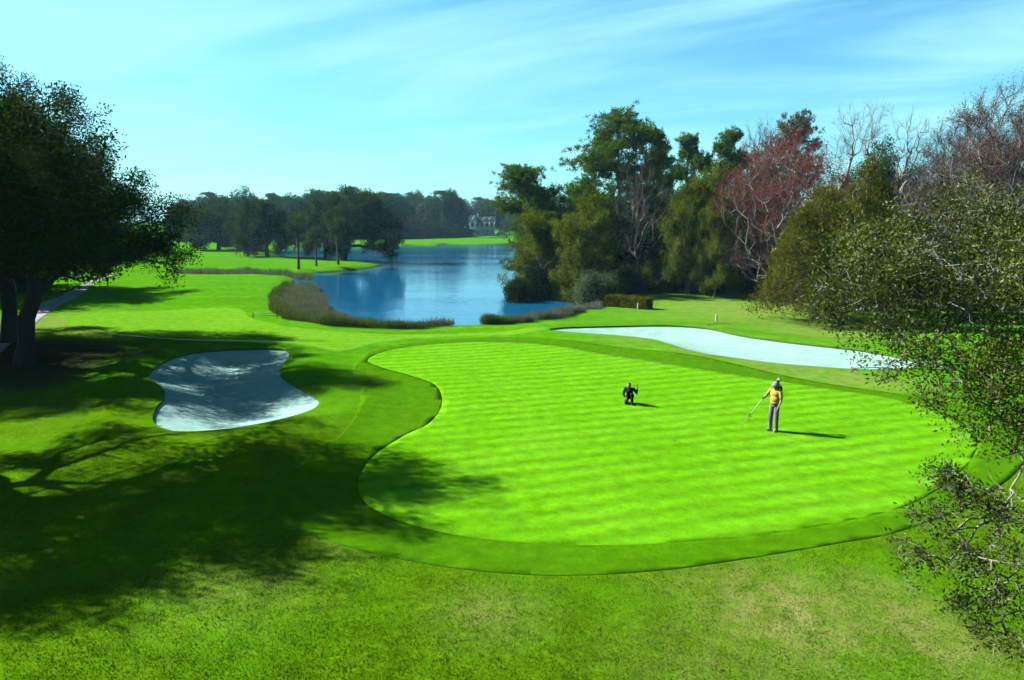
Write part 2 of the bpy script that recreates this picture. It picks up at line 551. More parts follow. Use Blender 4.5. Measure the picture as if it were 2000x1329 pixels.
def build_ground():
    ny, nx = GX.shape
    idx = np.arange(nx * ny).reshape(ny, nx)
    a, b, c, d = idx[:-1, :-1].ravel(), idx[:-1, 1:].ravel(), idx[1:, 1:].ravel(), idx[1:, :-1].ravel()
    tris = np.concatenate([np.stack([a, b, c], 1), np.stack([a, c, d], 1)])
    keys = ['bl', 'br', 'green', 'collar', 'path', 'fair']
    # per-vertex columns: x y z dry litter lawn + signed distances
    cols = np.stack([GX.ravel(), GY.ravel(), GZ.ravel(), dry.ravel(), litter.ravel(), lawn.ravel()] + [SD[k].ravel() for k in keys], 1)
    verts = [cols]
    count = [len(cols)]
    extra = []
    cur = {}

    def get(i):
        return cols[i] if i < len(cols) else extra[i - len(cols)]

    regions = {}
    rest = tris
    for ki, k in enumerate(keys):
        cidx = 6 + ki
        allc = np.concatenate([cols[:, cidx], np.array([e[cidx] for e in extra])]) if extra else cols[:, cidx]
        ins = allc[rest] > 0
        n = ins.sum(1)
        inside = [rest[n == 3]]; outside = [rest[n == 0]]
        edge_cache = {}; fi, fo = [], []

        def cut(i, j):
            key = (min(i, j), max(i, j))
            if key not in edge_cache:
                vi, vj = get(i), get(j)
                t = vi[cidx] / (vi[cidx] - vj[cidx])
                v = vi + (vj - vi) * t
                v[cidx] = 0.0
                extra.append(v); edge_cache[key] = len(cols) + len(extra) - 1
            return edge_cache[key]
        for t in rest[(n == 1) | (n == 2)]:
            t = [int(q) for q in t]
            s = [get(q)[cidx] > 0 for q in t]
            for want, dest in ((True, fi), (False, fo)):
                poly = []
                for q in range(3):
                    if s[q] == want: poly.append(t[q])
                    if s[q] != s[(q + 1) % 3]: poly.append(cut(t[q], t[(q + 1) % 3]))
                for w in range(1, len(poly) - 1):
                    dest.append((poly[0], poly[w], poly[w + 1]))
        if fi: inside.append(np.array(fi))
        if fo: outside.append(np.array(fo))
        regions[k] = (np.concatenate(inside), set(edge_cache.values()))
        rest = np.concatenate(outside)
    regions['rough'] = (rest, set())
    A = np.concatenate([cols, np.array(extra)]) if extra else cols
    return A, regions, keys


A_all, REG, REGK = build_ground()


def region_mesh(name, key, dz, mat, skirt=None, sink=None):
    F, rim = REG[key]
    used, inv = np.unique(F.ravel(), return_inverse=True)
    V = A_all[used][:, :3].copy()
    if sink is not None:
        V[:, 2] += sink(A_all[used])
    V[:, 2] += dz
    Fn = inv.reshape(-1, 3)
    if skirt is not None:
        # rim edges get a vertical band down / up to the lawn level
        e = {}
        for f in Fn:
            for q in range(3):
                i, j = int(f[q]), int(f[(q + 1) % 3])
                kk = (min(i, j), max(i, j))
                e[kk] = None if kk in e else (i, j)
        be = [v for v in e.values() if v is not None]
        ids = sorted({i for p in be for i in p})
        mp = {i: len(V) + n for n, i in enumerate(ids)}
        low = V[ids].copy(); low[:, 2] = A_all[used[ids]][:, 2] + skirt
        V = np.concatenate([V, low])
        sk = []
        for i, j in be:
            sk += [(j, i, mp[i]), (j, mp[i], mp[j])]
        nb = len(Fn)
        Fn = np.concatenate([Fn, np.array(sk)])
    me = mesh_np(name, V, Fn, smooth=False)
    sm = np.ones(len(Fn), bool)
    if skirt is not None: sm[nb:] = False
    me.polygons.foreach_set('use_smooth', sm)
    me.materials.append(mat)
    if skirt is not None:
        me.materials.append(M['soil'])
        mi = np.zeros(len(Fn), np.int32); mi[nb:] = 1
        me.polygons.foreach_set('material_index', mi)
    if key == 'rough':
        for nm, ci in (('dry', 3), ('litter', 4), ('lawn', 5)):
            at_ = me.attributes.new(nm, 'FLOAT', 'POINT')
            at_.data.foreach_set('value', A_all[used][:, ci].astype(np.float32))
    me.update()
    o = obj(name, me)
    tag(o, kind='structure')
    return o


def sand_sink(kcol, depth, w):
    return lambda V: -0.10 - depth * smoothstep(0.0, w, V[:, kcol])


ground = region_mesh('ground', 'rough', 0.0, M['rough'])
tag(ground, 'mottled green rough grass running round the putting green and lake', 'ground')
o = region_mesh('putting_green', 'green', 0.006, M['green'], skirt=-0.02); tag(o, 'bright striped putting green where the two golfers are', 'putting green')
o = region_mesh('green_collar', 'collar', 0.012, M['collar'], skirt=-0.02); tag(o, 'darker green mown collar around the putting green', 'collar')
o = region_mesh('fairway', 'fair', 0.004, M['fairway']); tag(o, 'pale green mown fairway strip in front of the lake', 'fairway')
o = region_mesh('bunker_sand', 'bl', 0.0, M['sand'], skirt=0.0, sink=sand_sink(6, 0.35, 3.0)); tag(o, 'kidney shaped sand bunker in dappled oak shade on the left', 'bunker')
o = region_mesh('bunker_sand', 'br', 0.0, M['sand'], skirt=0.0, sink=sand_sink(7, 0.25, 2.5)); tag(o, 'long sunlit white sand bunker behind the putting green', 'bunker')
o = region_mesh('cart_path', 'path', 0.01, M['path'], skirt=-0.02); tag(o, 'grey cart path passing behind the big oak on the left', 'path')

wv = np.array([[-140, 40, WATER_Z], [160, 40, WATER_Z], [160, 420, WATER_Z], [-140, 420, WATER_Z]])
# the water sheet follows the lake outline grown a little so that its rim lies under the banks
cen = poly_lake.mean(0)


def lake_sheet():
    bm = bmesh.new()
    pl = poly_lake
    n = len(pl)
    t = np.roll(pl, -1, 0) - np.roll(pl, 1, 0)
    nrm = np.stack([t[:, 1], -t[:, 0]], 1); nrm /= np.linalg.norm(nrm, axis=1)[:, None] + 1e-9
    area = 0.5 * np.sum(pl[:, 0] * np.roll(pl[:, 1], -1) - np.roll(pl[:, 0], -1) * pl[:, 1])
    if area < 0: nrm = -nrm
    q = pl + nrm * 1.2
    f = bm.faces.new([bm.verts.new((x, y, WATER_Z)) for x, y in q])
    bm.normal_update()
    if f.normal.z < 0: f.normal_flip()
    bmesh.ops.triangulate(bm, faces=bm.faces)
    me = bpy.data.meshes.new('lake'); bm.to_mesh(me); bm.free()
    return me


lake = obj('lake_water', lake_sheet(), M['water'])
tag(lake, 'rippled blue lake reflecting the sky beyond the green', 'lake', kind='structure')

# ------------------------------------------------------------------ tree machinery
def unit(v):
    return v / (np.linalg.norm(v, axis=-1, keepdims=True) + 1e-9)


def rand_dirs(n, r):
    return unit(r.normal(size=(n, 3)))


def grow(trunk, attrs, r, c_path=0.25, seg=0.9, skip=1, jit=0.07, arc=0.06, par0=None):
    """a branching skeleton: each target joins the nearest good node"""
    pos = [np.array(t, float) for t in trunk]
    par = [-1] + list(range(len(trunk) - 1)) if par0 is None else list(par0)
    pl = [0.0]
    for i in range(1, len(pos)): pl.append(pl[par[i]] + np.linalg.norm(pos[i] - pos[par[i]]))
    cap = len(attrs) * 8 + len(trunk) + 10
    PP = np.zeros((cap, 3)); PL = np.zeros(cap)
    n = len(pos)
    PP[:n] = pos; PL[:n] = pl
    top = PP[n - 1]
    order = np.argsort(np.linalg.norm(attrs - PP[skip], axis=1))
    tips = []
    for ai in order:
        p = attrs[ai]
        d = np.linalg.norm(PP[skip:n] - p, axis=1)
        cost = d + c_path * PL[skip:n] + 0.35 * np.maximum(PP[skip:n, 2] - p[2], 0)
        j = int(np.argmin(cost)) + skip
        dist = d[j - skip]
        if dist < 0.05: continue
        m = int(np.clip(round(dist / seg), 1, 7))
        prev = j
        a = PP[j].copy()
        dv = p - a
        for s in range(1, m + 1):
            t = s / m
            q = a + dv * t
            if s < m:
                q = q + r.normal(size=3) * jit * dist / m * 1.6
                q[2] += arc * dist * math.sin(math.pi * t)
            if n >= cap: break
            PP[n] = q; PL[n] = PL[prev] + np.linalg.norm(q - PP[prev])
            par.append(prev); prev = n; n += 1
        tips.append(prev)
    return PP[:n].copy(), np.array(par), np.array(tips)


def radii(par, r_tip, r_base, e=2.3):
    n = len(par)
    a = np.zeros(n)
    child = np.zeros(n, int)
    for i in range(n - 1, 0, -1):
        if a[i] == 0: a[i] = r_tip ** e
        a[par[i]] += a[i]; child[par[i]] += 1
    a[0] = max(a[0], r_tip ** e)
    rr = a ** (1 / e)
    k = (r_base - r_tip) / max(rr[0] - r_tip, 1e-6)
    return r_tip + (rr - r_tip) * k


def frusta(p0, p1, r0, r1, k):
    d = unit(p1 - p0)
    ref = np.where(np.abs(d[:, 2:3]) < 0.9, np.array([[0, 0, 1.0]]), np.array([[1.0, 0, 0]]))
    a = unit(np.cross(d, ref)); b = np.cross(d, a)
    ang = np.arange(k) * 2 * math.pi / k
    ca, sa = np.cos(ang)[None, :, None], np.sin(ang)[None, :, None]
    ring = a[:, None] * ca + b[:, None] * sa
    V0 = p0[:, None] + ring * r0[:, None, None]
    V1 = p1[:, None] + ring * r1[:, None, None]
    V = np.concatenate([V0, V1], 1)
    n = len(p0)
    base = (np.arange(n) * 2 * k)[:, None]
    j = np.arange(k); jn = (j + 1) % k
    F = np.stack([np.broadcast_to(base + j, (n, k)), np.broadcast_to(base + jn, (n, k)), np.broadcast_to(base + k + jn, (n, k)), np.broadcast_to(base + k + j, (n, k))], 2)
    return V.reshape(-1, 3), F.reshape(-1, 4)


def join(parts):
    Vs, Fs, o = [], [], 0
    for V, F in parts:
        if len(V) == 0: continue
        Vs.append(V); Fs.append(F + o); o += len(V)
    return np.concatenate(Vs), np.concatenate(Fs)


def wood_mesh(name, pos, par, rad, lo=0.0, hi=9.0, thick_k=7):
    i = np.arange(1, len(pos))
    r1 = rad[i]; r0 = np.minimum(rad[par[i]], r1 * 1.9 + 0.02)
    p0, p1 = pos[par[i]], pos[i]
    parts = []
    for k, m in ((thick_k, r1 >= 0.06), (4, (r1 < 0.06) & (r1 >= 0.018)), (3, r1 < 0.018)):
        m = m & (r1 >= lo) & (r1 < hi)
        if m.any():
            ext = unit(p1[m] - p0[m]) * r1[m][:, None] * 0.35
            parts.append(frusta(p0[m], p1[m] + ext, r0[m], r1[m], k))
    if not parts: return None
    return mesh_np(name, *join(parts), smooth=True)


def quads(Pb, D, S, Ln, Wd, base=0.42):
    """diamond leaves"""
    L_ = Ln[:, None]; W_ = Wd[:, None]
    V = np.stack([Pb, Pb + D * L_ * base + S * W_ * 0.5, Pb + D * L_, Pb + D * L_ * base - S * W_ * 0.5], 1)
    n = len(Pb)
    return V.reshape(-1, 3), np.arange(n * 4).reshape(n, 4)


def leaf_cloud(tips, dirs, per, spread, size, r, aspect=0.45, up=0.3, outward=0.35, droop=0.0, along=0.0):
    n = len(tips) * per
    T = np.repeat(tips, per, 0); Dd = np.repeat(dirs, per, 0)
    off = np.clip(r.normal(size=(n, 3)), -1.5, 1.5) * spread
    if droop: off[:, 2] *= 1.0
    Pb = T + off - Dd * (r.random((n, 1)) * along)
    D = unit(rand_dirs(n, r) + Dd * outward + unit(off) * outward + np.array([0, 0, up - droop]))
    N_ = rand_dirs(n, r); S = unit(np.cross(D, N_))
    Ln = size * (0.65 + 0.7 * r.random(n))
    return quads(Pb, D, S, Ln, Ln * aspect)


def lump_points(lumps, n, r, shell=0.55):
    w = np.array([l[3] * l[4] * l[5] for l in lumps]) ** 0.8
    w = w * np.array([l[6] if len(l) > 6 else 1.0 for l in lumps])
    w /= w.sum()
    ids = r.choice(len(lumps), n, p=w)
    d = rand_dirs(n, r)
    rad = shell + (1 - shell) * r.random(n) ** 0.7
    rad = np.where(r.random(n) < 0.25, r.random(n) ** 0.5 * shell, rad)
    Lm = np.array([l[:6] for l in lumps])[ids]
    return Lm[:, :3] + d * rad[:, None] * Lm[:, 3:6]


def branch_dirs(pos, par, idx):
    return unit(pos[idx] - pos[par[idx]])


def tree_broad(name, lumps, trunk, r_base, n_attr, per, spread, size, bark, leaf, seed, r_tip=0.012, c_path=0.25, seg=0.9, moss=None, aspect=0.45, skip=2, clusters=0, sigma=0.5, droop=0.0, up=0.3):
    r = np.random.default_rng(seed)
    if clusters:
        # foliage gathers in bunches with gaps between them
        cc = lump_points(lumps, clusters, r, 0.6)
        at_ = np.repeat(cc, n_attr // clusters, 0)
        sg = sigma * (0.6 + 0.8 * r.random(len(cc)))
        at_ = at_ + np.clip(r.normal(size=at_.shape), -1.7, 1.7) * np.repeat(sg, n_attr // clusters)[:, None] * np.array([1, 1, 0.7])
        at_[:, 2] = np.maximum(at_[:, 2], 0.35)
    else:
        at_ = lump_points(lumps, n_attr, r)
    pos, par, tips = grow(trunk, at_, r, c_path, seg, skip)
    rad = radii(par, r_tip, r_base)
    rad[0] *= 1.35
    wm = wood_mesh(name + '_trunk', pos, par, rad)
    wm.materials.append(bark)
    d = branch_dirs(pos, par, tips)
    # leaves on the tips and also on the thin nodes half-way
    thin = np.where((rad < r_tip * (1.12 if clusters else 1.9)) & (np.arange(len(pos)) > len(trunk)))[0]
    sel = np.unique(np.concatenate([tips, thin]))
    V, F = leaf_cloud(pos[sel], branch_dirs(pos, par, sel), per, spread, size, r, aspect=aspect, droop=droop, up=up)
    parts = [(V, F)]
    lm = mesh_np(name + '_crown', *join(parts))
    lm.materials.append(leaf)
    out = [('trunk', wm), ('crown', lm)]
    if moss is not None:
        k = r.choice(sel, moss[0])
        n = len(k) * 7
        Pb = np.repeat(pos[k], 7, 0) + r.normal(size=(n, 3)) * 0.45
        Ln = 0.5 + 1.3 * r.random(n)
        D = unit(np.array([[0, 0, -1.0]]) + r.normal(size=(n, 3)) * 0.12)
        S = unit(np.cross(D, rand_dirs(n, r)))
        mm = mesh_np(name + '_moss', *quads(Pb, D, S, Ln, 0.10 + 0.12 * r.random(n), 0.3))
        mm.materials.append(moss[1])
        out.append(('hanging_moss', mm))
    allv = np.concatenate([V, pos])
    ext = np.percentile(allv, [0.7, 99.3], axis=0)
    return {'parts': out, 'h': ext[1][2], 'w': ext[1][0] - ext[0][0], 'cx': 0.5 * (ext[1][0] + ext[0][0])}


def tree_pine(name, h, crown_w, clumps, r_base, seed, bark, needle, lean=0.0, tuft=0.42, per=26, n_attr=260, crown_lo=0.5, extra=None):
    r = np.random.default_rng(seed)
    tr = []
    x = y = 0.0
    for i in range(9):
        t = i / 8
        tr.append((x + lean * t * t * h, y, h * 0.93 * t))
        x += r.normal() * 0.12; y += r.normal() * 0.12
    lumps = []
    for i in range(clumps):
        t = crown_lo + (1 - crown_lo) * (i + 0.5) / clumps
        a = i * 2.4 + r.random() * 0.8
        prof = math.sin(math.pi * min(1, (t - crown_lo) / (1 - crown_lo) * 0.8 + 0.22)) ** 0.7
        rr = crown_w * 0.5 * prof * (0.45 + 0.4 * r.random())
        cx = tr[min(8, int(t * 8))][0]
        s = crown_w * (0.19 + 0.09 * r.random())
        lumps.append((cx + rr * math.cos(a), rr * math.sin(a), h * t - s * 0.3, s * 1.2, s * 1.2, s * 0.66))
    lumps.append((tr[-1][0], tr[-1][1], h * 0.955, crown_w * 0.2, crown_w * 0.2, h * 0.045))
    if extra: lumps += extra
    at_ = lump_points(lumps, n_attr, r, 0.35)
    pos, par, tips = grow(tr, at_, r, 0.12, 0.8, 3, arc=0.02)
    rad = radii(par, 0.018, r_base)
    wm = wood_mesh(name + '_trunk', pos, par, rad); wm.materials.append(bark)
    n = len(tips) * per
    # needle tufts: several tufts round each tip, needles radiating and pointing up
    tc = np.repeat(pos[tips], 5, 0) + r.normal(size=(len(tips) * 5, 3)) * np.array([0.5, 0.5, 0.26])
    k = per
    Pb = np.repeat(tc, k, 0) + r.normal(size=(len(tc) * k, 3)) * 0.06
    D = unit(rand_dirs(len(Pb), r) + np.array([0, 0, 0.55]))
    S = unit(np.cross(D, rand_dirs(len(Pb), r)))
    Ln = tuft * (0.7 + 0.6 * r.random(len(Pb)))
    V, F = quads(Pb, D, S, Ln, 0.05 + 0.045 * r.random(len(Pb)), 0.5)
    lm = mesh_np(name + '_crown', V, F); lm.materials.append(needle)
    ext = np.percentile(V, [0.7, 99.3], axis=0)
    return {'parts': [('trunk', wm), ('crown', lm)], 'h': ext[1][2], 'w': ext[1][0] - ext[0][0], 'cx': 0.5 * (ext[1][0] + ext[0][0])}


def tree_bare(name, h, w, r_base, seed, bark, twigmat, n_attr=420, fork=0.22, twigs=7, twl=0.75, buds=None, shape=None, tipw=0.012, low=0.6):
    r = np.random.default_rng(seed)
    tr = [(0, 0, 0), (0.05, 0.03, h * 0.1), (0.08, -0.05, h * fork)]
    if shape is None:
        shape = [(0, 0, h * low, w * 0.5, w * 0.5, h * (0.97 - low))]
    at_ = lump_points(shape, n_attr, r, 0.3)
    pos, par, tips = grow(tr, at_, r, 0.42, 0.7, 1, jit=0.1, arc=-0.03)
    rad = radii(par, tipw, r_base, 2.2); rad[0] *= 1.3
    wm = wood_mesh(name + '_trunk', pos, par, rad); wm.materials.append(bark)
    # fine twigs: long thin blades leaving the tips
    thin = np.where(rad < tipw * 2.2)[0]; thin = thin[thin > 3]
    k = np.repeat(thin, twigs)
    n = len(k)
    D = unit(branch_dirs(pos, par, k) * 1.0 + rand_dirs(n, r) * 0.75 + np.array([0, 0, 0.3]))
    S = unit(np.cross(D, rand_dirs(n, r)))
    Pb = pos[k] + (pos[par[k]] - pos[k]) * r.random((n, 1)) * 0.8
    Ln = twl * (0.5 + r.random(n))
    V, F = quads(Pb, D, S, Ln, np.full(n, tipw * 1.5), 0.15)
    parts = [(V, F)]
    # second-order twiglets
    k2 = r.integers(0, n, n)
    P2 = Pb[k2] + D[k2] * (Ln[k2] * (0.3 + 0.5 * r.random(n)))[:, None]
    D2 = unit(D[k2] + rand_dirs(n, r) * 0.8 + np.array([0, 0, 0.2])); S2 = unit(np.cross(D2, rand_dirs(n, r)))
    parts.append(quads(P2, D2, S2, Ln[k2] * 0.55, np.full(n, tipw * 1.1), 0.15))
    cm = mesh_np(name + '_twigs', *join(parts)); cm.materials.append(twigmat)
    out = [('trunk', wm), ('crown', cm)]
    if buds is not None:
        mat, bn, size, hmin = buds
        tipsP = np.concatenate([Pb + D * Ln[:, None], P2 + D2 * (Ln[k2] * 0.55)[:, None]])
        wgt = smoothstep(hmin * h, h * 0.95, tipsP[:, 2]) + 0.12
        pk = r.choice(len(tipsP), bn, p=wgt / wgt.sum())
        Pq = tipsP[pk] + r.normal(size=(bn, 3)) * 0.10
        Dq = rand_dirs(bn, r); Sq = unit(np.cross(Dq, rand_dirs(bn, r)))
        Lq = size * (0.6 + 0.8 * r.random(bn))
        bmh = mesh_np(name + '_buds', *quads(Pq, Dq, Sq, Lq, Lq * 0.7)); bmh.materials.append(mat)
        out.append(('buds', bmh))
    ext = np.percentile(V, [0.7, 99.3], axis=0)
    return {'parts': out, 'h': ext[1][2], 'w': ext[1][0] - ext[0][0], 'cx': 0.5 * (ext[1][0] + ext[0][0])}


def tree_cedar(name, h, w, seed, bark, leaf, n=1000, per=46, spires=4):
    r = np.random.default_rng(seed)
    tr = [(0, 0, h * t) for t in np.linspace(0, 0.96, 12)]
    pts = []
    for i in range(n):
        s = r.integers(0, spires)
        a0 = s * 2 * math.pi / spires
        off = np.array([math.cos(a0), math.sin(a0)]) * w * 0.17 * (s > 0)
        hh = h * (1.0 if s == 0 else 0.72 + 0.2 * (s / spires))
        t = r.random() ** 0.8
        rr = w * (0.5 if s == 0 else 0.34) * (1 - t) ** 0.62 * (0.55 + 0.45 * r.random())
        a = r.random() * 2 * math.pi
        pts.append((off[0] + rr * math.cos(a), off[1] + rr * math.sin(a), hh * (0.05 + 0.93 * t)))
    pts = np.array(pts)
    pos, par, tips = grow(tr, pts, r, 0.05, 0.8, 1, arc=-0.03)
    rad = radii(par, 0.012, 0.22)
    wm = wood_mesh(name + '_trunk', pos, par, rad); wm.materials.append(bark)
    m = len(tips) * per
    Pb = np.repeat(pos[tips], per, 0) + r.normal(size=(m, 3)) * np.array([0.24, 0.24, 0.26])
    outd = unit(np.repeat(pos[tips] * np.array([1, 1, 0]), per, 0))
    D = unit(rand_dirs(m, r) * 0.7 + outd * 0.5 + np.array([0, 0, 0.6]))
    S = unit(np.cross(D, rand_dirs(m, r)))
    Ln = 0.17 * (0.6 + 0.8 * r.random(m))
    V, F = quads(Pb, D, S, Ln, Ln * 0.32, 0.5)
    lm = mesh_np(name + '_crown', V, F); lm.materials.append(leaf)
    ext = np.percentile(V, [0.7, 99.3], axis=0)
    return {'parts': [('trunk', wm), ('crown', lm)], 'h': ext[1][2], 'w': ext[1][0] - ext[0][0], 'cx': 0.5 * (ext[1][0] + ext[0][0])}


def tree_palm(name, h, head, seed, bark, leaf, n=46):
    r = np.random.default_rng(seed)
    tr = np.array([(0.1 * math.sin(t * 2) * h * 0.1, 0, h * 0.8 * t) for t in np.linspace(0, 1, 9)])
    rad = np.array([0.24, 0.19, 0.17, 0.16, 0.16, 0.17, 0.17, 0.2, 0.24])
    wm = mesh_np(name + '_trunk', *frusta(tr[:-1], tr[1:], rad[:-1], rad[1:], 8), smooth=True); wm.materials.append(bark)
    top = tr[-1]
    parts = []
    for i in range(n):
        el = math.asin(np.clip(1 - 1.75 * (i + 0.5) / n, -0.8, 1)); az = i * 2.39996 + r.random() * 0.4
        d = np.array([math.cos(el) * math.cos(az), math.cos(el) * math.sin(az), math.sin(el)])
        side = unit(np.cross(d, np.array([0, 0, 1.0]) + 1e-3))
        nrm = np.cross(side, d)
        stem = head * (0.42 + 0.12 * r.random())
        c = top + d * stem
        parts.append(quads(top[None], d[None], side[None], np.array([stem * 1.1]), np.array([0.05])))
        k = 13
        ang = np.linspace(-1.25, 1.25, k) + r.normal(size=k) * 0.05
        D = d[None] * np.cos(ang)[:, None] + side[None] * np.sin(ang)[:, None] + np.array([[0, 0, -0.30]]) * np.abs(ang)[:, None] * 0.6 - nrm[None] * 0.05
        D = unit(D + np.array([[0, 0, -0.18]]))
        S = unit(np.cross(D, nrm[None] + r.normal(size=(k, 3)) * 0.25))
        Ln = head * 0.58 * (0.75 + 0.25 * np.cos(ang)) * (0.85 + 0.3 * r.random(k))
        parts.append(quads(np.repeat(c[None], k, 0), D, S, Ln, np.full(k, 0.085), 0.45))
    V, F = join(parts)
    lm = mesh_np(name + '_crown', V, F); lm.materials.append(leaf)
    ext = np.percentile(V, [0.7, 99.3], axis=0)
    return {'parts': [('trunk', wm), ('crown', lm)], 'h': ext[1][2], 'w': ext[1][0] - ext[0][0], 'cx': 0}


STAT = []


def place(proto, name, loc, label, cat='tree', rz=0.0, s=(1, 1, 1), group=None):
    e = empty(name, loc, rz)
    e.scale = s
    tag(e, label, cat, group)
    for pn, me in proto['parts']:
        c = obj(pn, me, None, e)
        if pn != 'trunk': c['kind'] = 'stuff'
    return e


def place_px(proto, name, px, top, dist, label, cat='tree', width=None, rz=None, group=None, base_z=None):
    """stand a tree at the photo column px at ground distance dist, as tall as its top in the photo"""
    x = P(px, 500, dist)[0]
    z0 = float(ground_z(x, dist)) - 0.05 if base_z is None else base_z
    ztop = P(px, top, dist)[2]
    sz = (ztop - z0) / proto['h']
    sw = sz
    if width is not None:
        sw = (width / FPX * dist * 1.01) / proto['w']
        sw = float(np.clip(sw, 0.5 * sz, 2.0 * sz))
    if rz is None: rz = random.uniform(0, 6.28)
    return place(proto, name, (x, dist, z0), label, cat, rz, (sw, sw, sz), group)


# ------------------------------------------------------------------ foliage materials
M['oak_leaf'] = leaf_mat('oak_foliage', (0.005, 0.018, 0.005), (0.013, 0.033, 0.008), 0.6, 0.2, (0.03, 0.05, 0.006), 0.0)
M['oak_leaf_near'] = leaf_mat('near_oak_foliage', (0.014, 0.028, 0.002), (0.048, 0.062, 0.005), 0.5, 0.3, (0.06, 0.085, 0.008), 0.10, 0.45)
M['oak_far'] = leaf_mat('far_oak_foliage', (0.010, 0.028, 0.010), (0.028, 0.052, 0.014), 0.7, 0.2, (0.03, 0.05, 0.01), 0.0)
M['moss'] = leaf_mat('spanish_moss', (0.018, 0.030, 0.022), (0.034, 0.046, 0.034), 0.9, 0.2, None, 0.02)
M['pine'] = leaf_mat('pine_needles', (0.016, 0.046, 0.004), (0.056, 0.104, 0.006), 0.6, 0.25, (0.05, 0.09, 0.006), 0.0)
M['olive'] = leaf_mat('olive_evergreen', (0.014, 0.034, 0.002), (0.072, 0.102, 0.004), 0.65, 0.3, (0.08, 0.10, 0.006), 0.0)
M['greyshrub'] = leaf_mat('grey_green_shrub', (0.02, 0.045, 0.014), (0.05, 0.085, 0.03), 0.7, 0.25, None, 0.05)
M['cedar'] = leaf_mat('cedar_foliage', (0.024, 0.034, 0.002), (0.075, 0.076, 0.004), 0.8, 0.25, (0.07, 0.07, 0.004), 0.0)
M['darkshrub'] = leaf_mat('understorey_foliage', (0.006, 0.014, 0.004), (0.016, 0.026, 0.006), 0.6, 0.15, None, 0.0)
M['brownleaf'] = leaf_mat('pine_brown_green', (0.022, 0.032, 0.008), (0.05, 0.045, 0.018), 0.6, 0.2, None, 0.2)
M['palm'] = leaf_mat('palm_fronds', (0.008, 0.022, 0.005), (0.022, 0.044, 0.008), 0.7, 0.2, (0.03, 0.055, 0.008), 0.0, 0.2)
M['reed'] = leaf_mat('marsh_reeds', (0.024, 0.040, 0.012), (0.072, 0.092, 0.045), 0.8, 0.25, None, 0.0, 0.5)
M['reed_green'] = leaf_mat('green_reeds', (0.020, 0.040, 0.006), (0.050, 0.075, 0.010), 0.8, 0.25, None, 0.0, 0.4)
M['reed_grey'] = leaf_mat('grey_reeds', (0.038, 0.050, 0.038), (0.082, 0.096, 0.074), 0.85, 0.2, None, 0.0, 0.3)
M['redbud'] = leaf_mat('red_maple_buds', (0.065, 0.012, 0.010), (0.125, 0.028, 0.022), 0.6, 0.3, None, 0.0, 0.3)
M['brownbud'] = leaf_mat('brown_buds', (0.035, 0.017, 0.012), (0.075, 0.036, 0.026), 0.7, 0.25, None, 0.0, 0.3)
M['twig_grey'] = leaf_mat('grey_twigs', (0.035, 0.031, 0.03), (0.07, 0.062, 0.058), 0.8, 0.0, None, 0.0, 0.2)
M['twig_brown'] = leaf_mat('brown_twigs', (0.032, 0.021, 0.020), (0.062, 0.042, 0.038), 0.8, 0.0, None, 0.0, 0.2)
M['twig_red'] = leaf_mat('reddish_twigs', (0.07, 0.035, 0.035), (0.12, 0.07, 0.068), 0.8, 0.0, None, 0.0, 0.2)
M['bark_oak'] = bark_mat('oak_bark', (0.028, 0.026, 0.022))
M['bark_pine'] = bark_mat('pine_bark', (0.05, 0.04, 0.032))
M['bark_grey'] = bark_mat('grey_bark', (0.10, 0.095, 0.085))
M['bark_pale'] = bark_mat('pale_bark', (0.16, 0.155, 0.145))
M['bark_near'] = bark_mat('near_oak_bark', (0.115, 0.118, 0.108), 0.5)
M['bark_palm'] = bark_mat('palm_bark', (0.045, 0.042, 0.036))

# ------------------------------------------------------------------ tree prototypes
def dome(h, w, n, seed, lo=0.3, flat=0.5):
    """lumps of a broad rounded crown"""
    r = np.random.default_rng(seed)
    L = []
    for i in range(n):
        a = i * 2.4 + r.random()
        q = math.sqrt((i + 0.5) / n)
        rr = 0.36 * w * q
        top = h * (0.86 - 0.34 * q * q) * (0.92 + 0.16 * r.random())
        s = w * (0.17 + 0.06 * r.random())
        L.append((rr * math.cos(a), rr * math.sin(a), top - s * 0.6, s, s, s * 0.75))
        if q > 0.45:
            L.append((rr * 1.08 * math.cos(a), rr * 1.08 * math.sin(a), h * (lo + 0.16 * r.random()) + s * 0.3, s * 0.9, s * 0.9, s * 0.7))
    return L


PROTO = {}


